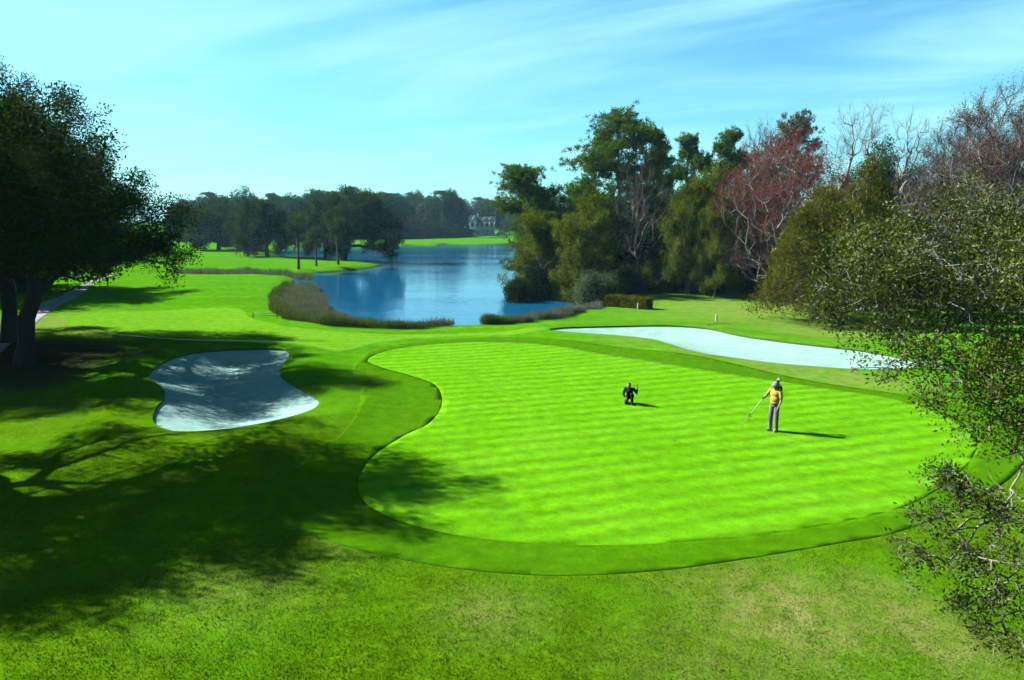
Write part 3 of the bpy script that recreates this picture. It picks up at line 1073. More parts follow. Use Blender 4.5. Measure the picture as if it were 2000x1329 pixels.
def make_protos():
    Tk = lambda h: [(0, 0, 0), (0.08, 0.02, h * 0.12), (-0.05, 0.1, h * 0.24), (0.1, 0.0, h * 0.36)]
    for i in range(3):
        PROTO['oakfar%d' % i] = tree_broad('far_oak%d' % i, dome(13, 14, 10, 40 + i, 0.13), Tk(13), 0.36, 560, 44, 0.42, 0.42, M['bark_oak'], M['oak_far'], 50 + i, 0.02, clusters=70, sigma=0.75, moss=(160, M['moss']))
    for i in range(3):
        PROTO['oak%d' % i] = tree_broad('wood_oak%d' % i, dome(13, 11, 10, 60 + i, 0.08), Tk(13), 0.3, 780, 50, 0.30, 0.27, M['bark_grey'], M['olive'] if i < 2 else M['oak_far'], 70 + i, 0.015, clusters=85, sigma=0.6)
    for i in range(2):
        PROTO['shrub%d' % i] = tree_broad('shrub%d' % i, dome(3.2, 4.2, 7, 80 + i, 0.10), [(0, 0, 0), (0.02, 0, 0.25), (0, 0.03, 0.5)], 0.08, 200, 60, 0.24, 0.15, M['bark_grey'], M['greyshrub'], 90 + i, 0.008, seg=0.5)
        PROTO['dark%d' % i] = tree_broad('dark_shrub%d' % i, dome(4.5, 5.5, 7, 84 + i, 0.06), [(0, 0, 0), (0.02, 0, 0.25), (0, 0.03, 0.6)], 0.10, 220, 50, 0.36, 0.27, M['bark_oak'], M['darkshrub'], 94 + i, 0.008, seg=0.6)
    PROTO['pine0'] = tree_pine('pine0', 18, 10.5, 17, 0.28, 101, M['bark_pine'], M['pine'], crown_lo=0.36, n_attr=560, per=20)
    PROTO['pine1'] = tree_pine('pine1', 17, 5.5, 7, 0.22, 102, M['bark_pine'], M['pine'], crown_lo=0.5, n_attr=240)
    PROTO['pine2'] = tree_pine('pine2', 15, 8.0, 14, 0.24, 103, M['bark_pine'], M['pine'], lean=-0.16, crown_lo=0.2, n_attr=440, per=20)
    PROTO['pinefar'] = tree_pine('pine_far', 20, 8, 7, 0.26, 104, M['bark_pine'], M['oak_far'], crown_lo=0.62, n_attr=150, tuft=0.6, per=16)
    PROTO['pinebrown'] = tree_pine('pine_brown', 19, 9.0, 12, 0.26, 105, M['bark_pine'], M['brownleaf'], crown_lo=0.55, n_attr=260)
    PROTO['bare0'] = tree_bare('bare0', 13, 9, 0.22, 111, M['bark_grey'], M['twig_grey'], 380)
    PROTO['bare1'] = tree_bare('bare1', 14, 10, 0.24, 112, M['bark_grey'], M['twig_brown'], 600, twigs=12, tipw=0.015, buds=(M['brownbud'], 16000, 0.065, 0.2))
    PROTO['barepale'] = tree_bare('bare_pale', 15, 11, 0.26, 113, M['bark_pale'], M['twig_grey'], 340, fork=0.3, twigs=6, twl=0.8, tipw=0.010,
                                  shape=[(-2.4, 0, 11, 2.6, 2.5, 3.6), (0.3, 0.5, 12, 2.2, 2.2, 3.2), (3.2, -0.5, 11, 2.6, 2.2, 3.0)])
    PROTO['maple'] = tree_bare('red_maple', 12, 9, 0.22, 114, M['bark_grey'], M['twig_grey'], 640, twigs=9, low=0.52, fork=0.12, buds=(M['redbud'], 24000, 0.075, 0.25))
    PROTO['barefar'] = tree_bare('bare_far', 13, 10, 0.24, 115, M['bark_grey'], M['twig_brown'], 260, twigs=6, twl=1.1, tipw=0.03)
    PROTO['cedar'] = tree_cedar('cedar', 9.5, 7.5, 121, M['bark_grey'], M['cedar'])
    PROTO['palm'] = tree_palm('palm', 7.6, 1.9, 131, M['bark_palm'], M['palm'])


make_protos()
ORD = ['first', 'second', 'third', 'fourth', 'fifth', 'sixth', 'seventh', 'eighth', 'ninth', 'tenth', 'eleventh', 'twelfth', 'thirteenth', 'fourteenth', 'fifteenth', 'sixteenth',
       'seventeenth', 'eighteenth', 'nineteenth', 'twentieth', 'twenty-first', 'twenty-second', 'twenty-third', 'twenty-fourth', 'twenty-fifth', 'twenty-sixth', 'twenty-seventh', 'twenty-eighth', 'twenty-ninth', 'thirtieth',
       'thirty-first', 'thirty-second', 'thirty-third', 'thirty-fourth', 'thirty-fifth', 'thirty-sixth', 'thirty-seventh', 'thirty-eighth', 'thirty-ninth', 'fortieth']


# ------------------------------------------------------------------ the big oaks on the left
def px_lumps(spec, base):
    """(px, py, dist, radius px, [flatten], [weight]) -> lumps in the tree's own space"""
    out = []
    for s in spec:
        px, py, d, rp = s[:4]
        fl = s[4] if len(s) > 4 else 0.8
        w = s[5] if len(s) > 5 else 1.0
        c = P(px, py, d)
        r = rp / FPX * d
        out.append((c[0] - base[0], c[1] - base[1], c[2] - base[2], r, r * 1.15, r * fl, w))
    return out


b = at(45, 716); b[2] = ground_z(b[0], b[1]) - 0.08
oakA = tree_broad('big_oak', px_lumps([
    (50, 205, 35, 72), (120, 235, 36, 62), (10, 300, 35, 110), (110, 320, 36, 100), (190, 320, 35, 62), (205, 400, 35, 90), (285, 385, 35, 58), (300, 440, 35, 64), (90, 430, 35, 110), (215, 470, 35, 70, 0.7),
    (310, 480, 34, 50, 0.7), (350, 500, 34, 26, 1.2), (352, 428, 35, 22), (-110, 290, 36, 140), (-140, 430, 36, 140), (20, 470, 35, 90, 0.7), (130, 510, 35, 45, 0.6), (-40, 190, 38, 80), (150, 380, 41, 90), (40, 330, 42, 120), (60, 420, 42, 100), (180, 440, 41, 70), (250, 420, 39, 60), (-150, 350, 31, 120), (-260, 430, 30.5, 120), (-70, 440, 31, 70), (-10, 380, 32, 70), (335, 405, 35, 30), (350, 465, 34, 28), (200, 525, 36, 42, 0.6), (275, 520, 35, 34, 0.7), (330, 520, 34, 28, 0.8), (110, 535, 37, 36, 0.5), (355, 500, 33.5, 24, 1.2), (-300, 330, 32, 120, 0.8, 1.5), (-200, 420, 31, 100, 0.8, 1.5), (-340, 430, 31, 110, 0.8, 1.4), (-180, 300, 33, 100)], b),
    [(0, 0, 0), (0.35, -0.1, 1.2), (0.5, -0.1, 2.4), (1.0, 0.0, 3.7), (1.2, -0.3, 5.0)], 0.36, 2800, 84, 0.22, 0.115, M['bark_oak'], M['oak_leaf'], 201, 0.012, seg=1.0, clusters=350, sigma=0.48)
place(oakA, 'oak_tree', b, 'large dark live oak whose trunk stands in leaf litter at the left edge', rz=0.0)

b = np.array([-21.5, 21.5, 0.0]); b[2] = ground_z(b[0], b[1]) - 0.08
oakB = tree_broad('side_oak', [(x - b[0], y - b[1], z - b[2], r_, r_, r_ * 0.75) for x, y, z, r_ in (
    (-13.5, 21.8, 7.3, 1.9), (-14.8, 20.6, 6.6, 2.2), (-14.4, 23.4, 8.4, 2.1), (-14.6, 22.2, 7.6, 1.9), (-15.5, 23.5, 9.6, 2.6), (-16, 19.8, 8.2, 2.6), (-18, 18.2, 7.0, 2.6), (-19.5, 20, 10.2, 3.2), (-20, 23.5, 11, 3.0), (-20.5, 16.6, 8.2, 2.8),
    (-24, 18, 9.5, 3.2), (-25, 22, 10.5, 3.3), (-24, 25, 9.5, 2.8), (-22, 15.5, 6.0, 2.2), (-25.5, 14.5, 7.0, 2.6), (-17.5, 24.0, 9.0, 2.2), (-13.2, 19.6, 6.1, 1.5), (-16.8, 25.8, 8.0, 1.7), (-19.5, 27.2, 9.0, 1.6))],
    [(0, 0, 0), (0.1, 0.1, 1.5), (0.3, 0, 3.0), (0.2, 0.1, 4.5)], 0.45, 2000, 78, 0.24, 0.12, M['bark_oak'], M['oak_leaf'], 202, 0.012, seg=1.0, clusters=250, sigma=0.5)
place(oakB, 'oak_tree', b, 'dark live oak reaching in from beyond the left edge over the bunker lawn', rz=0.0)

b = at(18, 668); b[2] = ground_z(b[0], b[1]) - 0.08
oakC = tree_broad('rear_oak', px_lumps([(60, 330, 45, 110), (-60, 300, 45, 120), (150, 420, 45, 90), (-20, 440, 44, 110), (60, 470, 45, 80), (230, 470, 46, 60, 0.6), (-160, 400, 46, 120)], b),
                  [(0, 0, 0), (0.2, 0, 1.6), (0.2, 0.1, 3.2), (0.5, 0.0, 4.8)], 0.4, 750, 56, 0.36, 0.24, M['bark_oak'], M['oak_leaf'], 203, 0.016, seg=1.1, clusters=75, sigma=0.7)
place(oakC, 'oak_tree', b, 'live oak trunk just behind the big oak at the left edge')
place(oakC, 'oak_tree', (-38.5, 38.0, float(ground_z(-38.5, 38.0)) - 0.05), 'live oak standing left of the frame that shades the leaf litter', rz=0.0)
place(oakC, 'oak_tree', (-33.0, 30.5, float(ground_z(-33.0, 30.5)) - 0.05), 'unseen live oak added outside the left edge to shade left of the bunker', rz=0.6)  # extra oak added out of view for the shade it casts
place_px(PROTO['oakfar1'], 'oak_tree', 40, 330, 72, 'live oak beyond the cart path behind the big left oak', width=330, rz=1.0)
place_px(PROTO['oakfar0'], 'oak_tree', -120, 300, 66, 'live oak behind the cart path at the far left edge', width=340, rz=2.0)

# ------------------------------------------------------------------ mid-ground oaks, palms and the point
def stand(name_proto, name, px, base_y, top, label, width=None, rz=None, z=0.0, cat='tree', group=None):
    g = at(px, base_y, z)
    return place_px(PROTO[name_proto], name, px, top, g[1], label, cat, width, rz, group)


stand('oakfar0', 'oak_tree', 428, 489, 396, 'grey moss hung oak with three trunks on the far lawn', 120, 0.4)
stand('oakfar1', 'oak_tree', 465, 487, 400, 'slim moss hung oak right of the three trunked oak', 80, 1.4)
stand('oakfar2', 'oak_tree', 522, 502, 394, 'broad moss hung oak with pale trunk on the far lawn', 125, 2.4)
stand('oakfar1', 'oak_tree', 484, 496, 410, 'small mossy oak left of the pale trunked oak', 70, 3.1)
stand('oakfar0', 'oak_tree', 636, 506, 392, 'oak leaning over the grassy point behind the palms', 110, 5.0)
stand('palm', 'palm_tree', 582, 526, 416, 'tallest palm with round crown on the grassy point', None, 0.3, cat='palm')
stand('palm', 'palm_tree', 617, 521, 438, 'middle palm on the grassy point beside the lake', None, 1.3, cat='palm')
stand('palm', 'palm_tree', 660, 518, 422, 'palm standing against the big oak on the point', None, 2.3, cat='palm')

b = at(672, 509); b[2] = ground_z(b[0], b[1]) - 0.08
dpt = b[1]
oakP = tree_broad('point_oak', px_lumps([(690, 395, dpt, 34), (655, 415, dpt, 28), (725, 405, dpt, 34), (700, 430, dpt - 3, 40), (745, 440, dpt, 30), (660, 450, dpt - 2, 22), (765, 460, dpt - 1, 22), (735, 470, dpt - 2, 28, 0.6), (770, 485, dpt - 2, 14, 1.2),
                                          (752, 488, dpt - 3, 13, 0.8), (700, 385, dpt + 3, 26), (640, 400, dpt + 3, 26)], b),
                  [(0, 0, 0), (0.05, 0, 1.2), (0.15, 0, 2.4), (0.4, 0, 3.6)], 0.5, 700, 44, 0.4, 0.34, M['bark_oak'], M['oak_far'], 204, 0.02, seg=1.2, clusters=80, sigma=0.6, moss=(90, M['moss']))
place(oakP, 'oak_tree', b, 'big dark oak on the grassy point hanging over the lake')

# ------------------------------------------------------------------ far tree line across the lake
far = [(372, 408, 240, 'oakfar0', 90), (405, 392, 250, 'oakfar1', 85), (415, 376, 300, 'pinefar', 50), (445, 388, 245, 'oakfar2', 80), (478, 374, 250, 'oakfar0', 85), (505, 392, 260, 'oakfar1', 75), (545, 384, 255, 'oakfar2', 80), (538, 378, 290, 'pinefar', 40),
       (585, 386, 250, 'oakfar0', 85), (610, 380, 280, 'oakfar1', 80), (640, 374, 255, 'oakfar2', 85), (668, 384, 260, 'oakfar0', 80), (690, 365, 300, 'pinefar', 45), (705, 378, 265, 'oakfar1', 80), (740, 384, 270, 'oakfar0', 85), (760, 378, 310, 'pinefar', 50),
       (775, 384, 275, 'oakfar2', 85), (808, 388, 285, 'barefar', 70), (815, 382, 320, 'oakfar1', 80), (838, 386, 300, 'oakfar0', 70), (866, 373, 285, 'pinefar', 56), (884, 376, 290, 'oakfar1', 54), (905, 392, 330, 'barefar', 70), (935, 390, 345, 'barefar', 70), (936, 386, 360, 'pinefar', 40),
       (960, 392, 340, 'oakfar2', 75), (985, 388, 345, 'barefar', 70), (1010, 392, 330, 'oakfar0', 90), (1050, 390, 335, 'oakfar1', 90)]
KN = {'oakfar': ('oak_tree', 'oak'), 'pinefar': ('pine_tree', 'pine'), 'barefar': ('bare_tree', 'bare tree')}
far += [(x, 386 + 7 * math.sin(x * 0.7), 330 + 12 * math.sin(x), 'oakfar%d' % (x % 3), 95) for x in range(380, 900, 62)]
far.sort()
for i, (px, top, d, pr, w) in enumerate(far):
    k = KN[pr if pr in KN else 'oakfar']
    place_px(PROTO[pr], k[0], px, top, d, 'distant %s, %s tree from the left in the line across the lake' % (k[1], ORD[i]), 'tree', w, group='far tree line across the lake')
# dark understorey below the far line
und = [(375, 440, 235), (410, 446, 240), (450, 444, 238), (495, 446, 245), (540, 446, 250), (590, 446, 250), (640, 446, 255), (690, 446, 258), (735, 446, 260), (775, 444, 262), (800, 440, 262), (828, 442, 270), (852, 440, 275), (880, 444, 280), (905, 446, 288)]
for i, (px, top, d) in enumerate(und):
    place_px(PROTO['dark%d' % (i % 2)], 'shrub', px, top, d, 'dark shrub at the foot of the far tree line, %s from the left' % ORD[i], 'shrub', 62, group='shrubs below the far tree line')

# ------------------------------------------------------------------ right-hand woods
W = 'trees of the right-hand wood'
def wood(pr, name, px, top, d, label, width=None, rz=None, cat='tree'):
    return place_px(PROTO[pr], name, px, top, d, label, cat, width, rz, W)


wood('pine2', 'pine_tree', 1062, 327, 80, 'leaning pine at the lake end of the wood', 150, 0.0)
wood('pine0', 'pine_tree', 1205, 221, 78, 'tallest pine with a broad rounded crown in the wood', 190, 0.6)
wood('pine1', 'pine_tree', 1277, 256, 82, 'pine crown just right of the tallest pine', 70, 1.0)
wood('pine1', 'pine_tree', 1340, 266, 90, 'slim pine standing between the tallest pine and the red tree', 75, 2.0)
wood('pine1', 'pine_tree', 1416, 257, 86, 'slim pine left of the red budding tree', 85, 3.2)
wood('pinebrown', 'pine_tree', 1542, 221, 98, 'brownish pine rising behind the red budding tree', 120, 1.2)
wood('bare0', 'bare_tree', 1245, 300, 72, 'bare grey tree in front of the tallest pine', 110, 0.3)
wood('bare1', 'bare_tree', 1475, 250, 102, 'bare purple brown tree left of the brownish pine', 100, 1.3)
wood('maple', 'maple_tree', 1530, 278, 62, 'red budding maple with grey twigs', 240, 0.8)
wood('barepale', 'bare_tree', 1690, 205, 76, 'tall bare pale tree against the blue sky', 190, 0.0)
wood('oak2', 'oak_tree', 1710, 286, 98, 'dark green round crown behind the bare pale tree', 130, 0.9)
wood('bare1', 'bare_tree', 1850, 262, 72, 'bare brown tree left of the tallest bare tree at the right edge', 170, 0.5)
wood('bare1', 'bare_tree', 1950, 180, 64, 'tallest bare reddish brown tree at the right edge', 250, 2.2)
wood('bare0', 'bare_tree', 1775, 318, 70, 'low bare grey tree between the pale tree and the brown trees', 130, 1.2)
wood('bare0', 'bare_tree', 1900, 330, 52, 'bare grey tree with white limbs behind the near oak', 200, 2.9)
wood('oak0', 'evergreen_tree', 1060, 420, 70, 'olive evergreen overhanging the lake at the wood corner', 130, 0.4)
wood('oak1', 'evergreen_tree', 1140, 402, 68, 'bright olive evergreen below the tallest pine', 150, 1.4)
wood('oak0', 'evergreen_tree', 1345, 345, 70, 'yellow green evergreen left of the red budding tree', 140, 2.4)
wood('oak1', 'evergreen_tree', 1400, 400, 66, 'lower yellow green evergreen beside the red budding tree', 90, 3.4)
wood('oak2', 'oak_tree', 1110, 380, 95, 'dark oak behind the olive evergreens by the lake', 130, 0.4)
wood('oak2', 'oak_tree', 1230, 400, 92, 'dark oak behind the bare grey tree', 130, 1.9)
wood('oak2', 'oak_tree', 1310, 370, 96, 'dark oak behind the yellow green evergreens', 130, 2.9)
wood('oak2', 'oak_tree', 1440, 360, 94, 'dark oak behind the red budding tree', 140, 4.1)
wood('oak2', 'oak_tree', 1620, 350, 92, 'dark oak behind the cedar', 150, 5.1)
wood('oak2', 'oak_tree', 1820, 360, 95, 'dark oak behind the bare brown trees', 170, 0.1)
wood('oak2', 'oak_tree', 1960, 350, 90, 'dark oak behind the right edge bare trees', 170, 1.1)
wood('bare1', 'bare_tree', 1905, 212, 76, 'bare brown tree between the two other brown crowns at the right', 200, 4.0)
wood('bare1', 'bare_tree', 2010, 205, 70, 'bare brown tree cut by the right edge of the picture', 200, 5.2)
wood('oak2', 'oak_tree', 1075, 372, 104, 'dark oak behind the leaning pine', 130, 2.2)
wood('oak2', 'oak_tree', 1160, 352, 106, 'dark oak between the leaning pine and the tallest pine', 120, 3.3)
wood('oak2', 'oak_tree', 1290, 330, 108, 'dark oak behind the pine crown right of the tallest pine', 130, 1.5)
wood('oak2', 'oak_tree', 1375, 325, 110, 'dark oak between the two slim pines', 130, 0.7)
wood('oak2', 'oak_tree', 1470, 318, 112, 'dark oak below the bare purple brown tree', 130, 5.7)
wood('oak2', 'oak_tree', 1770, 335, 108, 'dark oak right of the bare pale tree', 150, 3.9)
wood('cedar', 'cedar_tree', 1600, 376, 50, 'olive brown cedar at the lawn edge', 190, 0.5)
wood('cedar', 'cedar_tree', 1683, 322, 54, 'taller cedar with a pointed spire', 150, 2.5)
wood('shrub0', 'shrub', 1165, 532, 62, 'grey green rounded shrub by the reeds', 95, 0.2, 'shrub')
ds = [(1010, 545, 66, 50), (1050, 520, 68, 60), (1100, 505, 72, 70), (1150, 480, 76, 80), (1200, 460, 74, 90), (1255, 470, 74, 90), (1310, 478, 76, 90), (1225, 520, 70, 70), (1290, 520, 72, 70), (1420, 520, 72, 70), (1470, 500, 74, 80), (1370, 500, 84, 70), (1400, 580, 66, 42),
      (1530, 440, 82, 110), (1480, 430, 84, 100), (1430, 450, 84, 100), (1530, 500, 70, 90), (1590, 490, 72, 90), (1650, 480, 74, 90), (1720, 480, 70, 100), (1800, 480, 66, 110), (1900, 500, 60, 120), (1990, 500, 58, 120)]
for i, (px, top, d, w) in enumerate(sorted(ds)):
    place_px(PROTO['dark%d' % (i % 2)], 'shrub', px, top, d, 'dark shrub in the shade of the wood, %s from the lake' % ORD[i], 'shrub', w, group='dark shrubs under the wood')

# ------------------------------------------------------------------ the near oak at the right edge
b = np.array([11.2, 12.6, 0.0]); b[2] = ground_z(b[0], b[1]) - 0.05


def near_oak():
    r = np.random.default_rng(301)
    dense = px_lumps([(1690, 470, 13.5, 75), (1660, 560, 13, 85), (1750, 540, 12.6, 110), (1620, 600, 13.2, 45), (1800, 440, 14, 85), (1870, 380, 14.5, 55), (1900, 480, 13.5, 110), (1840, 600, 12.5, 110), (1710, 640, 12.4, 70), (1790, 690, 11.8, 75),
                      (1950, 600, 12, 120), (1900, 720, 11.5, 100), (1990, 760, 11.2, 100), (1830, 770, 11.2, 50), (1910, 840, 10.8, 60, 0.8, 0.8), (1985, 880, 10.6, 70, 0.8, 0.7), (1600, 560, 13.4, 30), (1680, 700, 12.2, 22), (1740, 720, 11.9, 35), (1960, 700, 11.5, 80), (2010, 820, 11, 90), (1995, 500, 12.5, 110), (1950, 790, 11, 70), (2040, 650, 12, 110), (1960, 420, 13.5, 80)], b)
    sparse = px_lumps([(1830, 1010, 10.0, 50, 0.6), (1880, 960, 10.2, 60, 0.6), (1800, 1090, 9.6, 50, 0.5), (1770, 1130, 9.5, 28, 0.6), (1900, 1080, 9.6, 80, 0.6), (1960, 1000, 10, 80), (1950, 1160, 9.2, 70), (1890, 1190, 9.2, 50), (1930, 1240, 9.0, 40), (1990, 1250, 8.8, 50), (2060, 1100, 9.4, 90), (1780, 1010, 9.9, 30, 0.6), (1850, 930, 10.4, 50), (1760, 1060, 9.7, 25)], b)
    a1 = lump_points(dense, 1900, r, 0.35); a2 = lump_points(sparse, 620, r, 0.2)
    trunk = [(0, 0, 0), (-0.1, 0, 1.2), (-0.25, -0.1, 2.4), (-0.5, -0.2, 3.6), (-0.7, -0.2, 4.8), (-0.9, -0.1, 5.8)]
    limb1 = [(-0.5, -0.8, 3.0), (-1.2, -1.6, 3.7), (-1.9, -2.3, 4.0), (-2.6, -2.8, 3.9)]       # low limbs that droop towards the lawn
    limb2 = [(-0.2, -1.0, 2.8), (-0.7, -2.0, 3.2), (-1.5, -2.9, 3.3), (-2.3, -3.3, 3.0)]
    par0 = [-1, 0, 1, 2, 3, 4] + [2, 6, 7, 8] + [2, 10, 11, 12]
    pos, par, tips = grow(trunk + limb1 + limb2, np.concatenate([a1, a2]), r, 0.16, 0.26, 3, jit=0.09, arc=0.03, par0=par0)
    rad = radii(par, 0.003, 0.17, 2.35)
    rad[14:] = np.minimum(rad[14:], 0.017); rad[6:14] = np.minimum(rad[6:14], 0.05)
    wm = wood_mesh('near_oak_trunk', pos, par, rad, thick_k=8); wm.materials.append(M['bark_near'])
    thin = np.where((rad < 0.010) & (np.arange(len(pos)) > 14))[0]
    zl = pos[:, 2] + b[2]
    low = thin[pos[thin, 2] < P(1900, 900, 10.6)[2] - b[2]]
    high = np.setdiff1d(thin, low)
    d1 = branch_dirs(pos, par, high); d2 = branch_dirs(pos, par, low)
    L1 = leaf_cloud(pos[high], d1, 30, 0.11, 0.066, r, aspect=0.42, up=0.25, outward=0.5)
    keep = r.random(len(low)) < 0.97
    L2 = leaf_cloud(pos[low][keep], d2[keep], 19, 0.07, 0.066, r, aspect=0.36, up=0.25, outward=0.8)
    lm = mesh_np('near_oak_crown', *join([L1, L2])); lm.materials.append(M['oak_leaf_near'])
    # bare twiglets
    k = np.repeat(low, 2); n = len(k)
    D = unit(branch_dirs(pos, par, k) + rand_dirs(n, r) * 0.6); S = unit(np.cross(D, rand_dirs(n, r)))
    tw = mesh_np('near_oak_twigs', *quads(pos[k], D, S, 0.12 + 0.2 * r.random(n), np.full(n, 0.005), 0.1)); tw.materials.append(M['bark_near'])
    return {'parts': [('trunk', wm), ('crown', lm), ('twigs', tw)]}


place(near_oak(), 'oak_tree', b, 'near oak with glossy leaves and pale twigs reaching in from the right edge')

# ------------------------------------------------------------------ reeds and marsh grass
def reeds(name, poly_px, n, hlo, hhi, mat, label, seed, z=0.0, tuft=7, width=0.035, lean=0.25, edge_wob=0.8):
    r = np.random.default_rng(seed)
    pl = np.array([at(x, y, z)[:2] for x, y in poly_px])
    lo, hi = pl.min(0), pl.max(0)
    pts = []
    tot = 0
    while tot < n:
        q = lo + r.random((n * 3, 2)) * (hi - lo)
        wob = 0.9 * np.sin(q[:, 0] * 1.7 + 1.3 * np.sin(q[:, 1] * 0.8)) * np.sin(q[:, 1] * 0.7 + q[:, 0] * 0.5)
        gap = np.sin(q[:, 0] * 2.3 + q[:, 1]) * np.sin(q[:, 1] * 1.1 - q[:, 0] * 0.7)
        q = q[(sdf(pl, q[:, 0], q[:, 1], 60.0) > wob * edge_wob) & (r.random(len(q)) > 0.75 * gap)]
        pts.append(q); tot += len(q)
    q = np.concatenate(pts)[:n]
    zz = np.array([max(float(ground_z(x, y)), WATER_Z - 0.1) for x, y in q])
    # height varies in clumps
    cl = 0.5 + 0.5 * np.sin(q[:, 0] * 1.3 + 2 * np.sin(q[:, 1] * 0.5)) * np.cos(q[:, 1] * 0.9 + q[:, 0] * 0.4)
    hh = hlo + (hhi - hlo) * (0.35 * r.random(n) + 0.65 * cl)
    Pb = np.repeat(np.column_stack([q, zz]), tuft, 0); m = len(Pb)
    Pb[:, :2] += r.normal(size=(m, 2)) * 0.12
    D = unit(np.array([[0.05, 0, 1.0]]) + r.normal(size=(m, 3)) * lean)
    S = unit(np.cross(D, rand_dirs(m, r)))
    Ln = np.repeat(hh, tuft) * (0.6 + 0.6 * r.random(m))
    me = mesh_np(name, *quads(Pb, D, S, Ln, np.full(m, width), 0.35))
    o = obj(name, me, mat)
    return tag(o, label, 'reeds', kind='stuff')


reeds('marsh_reeds', [(600, 552), (560, 556), (540, 578), (545, 606), (570, 624), (630, 634), (720, 639), (820, 640), (888, 636), (880, 631), (800, 632), (720, 628), (660, 618), (625, 600), (615, 575), (612, 548)], 4800, 0.2, 0.85, M['reed'], 'olive brown marsh reeds fringing the near left shore of the lake', 401)
reeds('marsh_reeds', [(612, 590), (640, 614), (700, 628), (780, 633), (740, 625), (680, 614), (642, 596), (630, 565), (612, 560)], 1500, 0.3, 0.75, M['reed_grey'], 'grey reeds standing in the shallow water by the left shore', 402)
reeds('marsh_reeds', [(560, 552), (528, 576), (533, 612), (565, 628), (640, 638), (760, 642), (880, 639), (760, 638), (640, 633), (580, 622), (548, 605), (546, 578)], 1700, 0.3, 1.0, M['reed_green'], 'dark green reed tufts along the lawn edge of the marsh', 403, edge_wob=0.2)
reeds('marsh_reeds', [(945, 633), (960, 634), (1030, 628), (1110, 616), (1168, 603), (1168, 594), (1100, 601), (1040, 610), (985, 622), (950, 626)], 2600, 0.2, 0.8, M['reed_grey'], 'grey marsh reeds along the shore below the wood', 404)
reeds('marsh_reeds', [(943, 634), (1000, 633), (1000, 629), (950, 628)], 420, 0.45, 0.9, M['reed_green'], 'small dark tuft of reeds at the middle of the near shore', 405, edge_wob=0.1)
reeds('marsh_reeds', [(340, 528), (420, 527), (560, 530), (610, 535), (600, 541), (540, 536), (420, 534), (340, 534)], 1800, 0.4, 1.0, M['reed'], 'strip of brown reeds along the creek on the far lawn', 406, edge_wob=0.2)

# ------------------------------------------------------------------ blades of the near rough grass
def rough_blades():
    r = np.random.default_rng(501)
    n = 260000
    y = 8.8 + (21 - 8.8) * r.random(n) ** 1.5
    x = (r.random(n) * 2 - 1) * y * 0.78
    sc = sdf(poly_collar, x, y, 6.0)
    m = sc < -0.05
    x, y = x[m], y[m]
    z = ground_z(x, y)
    n = len(x)
    cl = 0.5 + 0.5 * np.sin(x * 5.1 + 3 * np.sin(y * 2.3)) * np.cos(y * 4.7 + 2 * np.sin(x * 1.9))
    D = unit(np.array([[0.1, 0, 0.55]]) + r.normal(size=(n, 3)) * 0.5 + np.array([0, 0, 0.4])); D[:, 2] = np.abs(D[:, 2])
    S = unit(np.cross(D, rand_dirs(n, r)))
    Ln = (0.022 + 0.022 * r.random(n)) * (0.65 + 0.6 * cl)
    me = mesh_np('rough_grass', *quads(np.column_stack([x, y, z - 0.004]), D, S, Ln, 0.008 + 0.006 * r.random(n), 0.4))
    m, N, L, bs = new_mat('grass_blades')
    g = N.new('ShaderNodeNewGeometry')
    tc = N.new('ShaderNodeTexCoord').outputs['Object']
    col = mixc(N, L, g.outputs['Random Per Island'], kc((0.019, 0.056, 0.0006)), kc((0.050, 0.104, 0.0014)))
    nb = noise(N, L, tc, 0.22, 4, 0.6, 0.4)
    col = mixc(N, L, maprange(N, L, nb, 0.45, 0.7, 0, 0.6), col, kc((0.029, 0.094, 0.0009)))
    nd = noise(N, L, tc, 2.2, 6, 0.7)
    f = math_n(N, L, 'MULTIPLY', attr(N, 'dry'), maprange(N, L, nd, 0.36, 0.62, 0.25, 1.0))
    col = mixc(N, L, f, col, kc((0.095, 0.105, 0.03)))
    L.new(col, bs.inputs['Base Color'])
    bs.inputs['Roughness'].default_value = 0.6; bs.inputs['Specular IOR Level'].default_value = 0.0
    me.materials.append(m)
    dv = np.zeros(n)
    i = np.clip(np.searchsorted(gx, x), 0, len(gx) - 1); j = np.clip(np.searchsorted(gy, y), 0, len(gy) - 1)
    dv = np.repeat(dry[j, i], 4)
    a_ = me.attributes.new('dry', 'FLOAT', 'POINT'); a_.data.foreach_set('value', dv.astype(np.float32))
    return tag(obj('rough_grass', me), 'short rough grass blades in front of the putting green', 'grass', kind='stuff')


rough_blades()

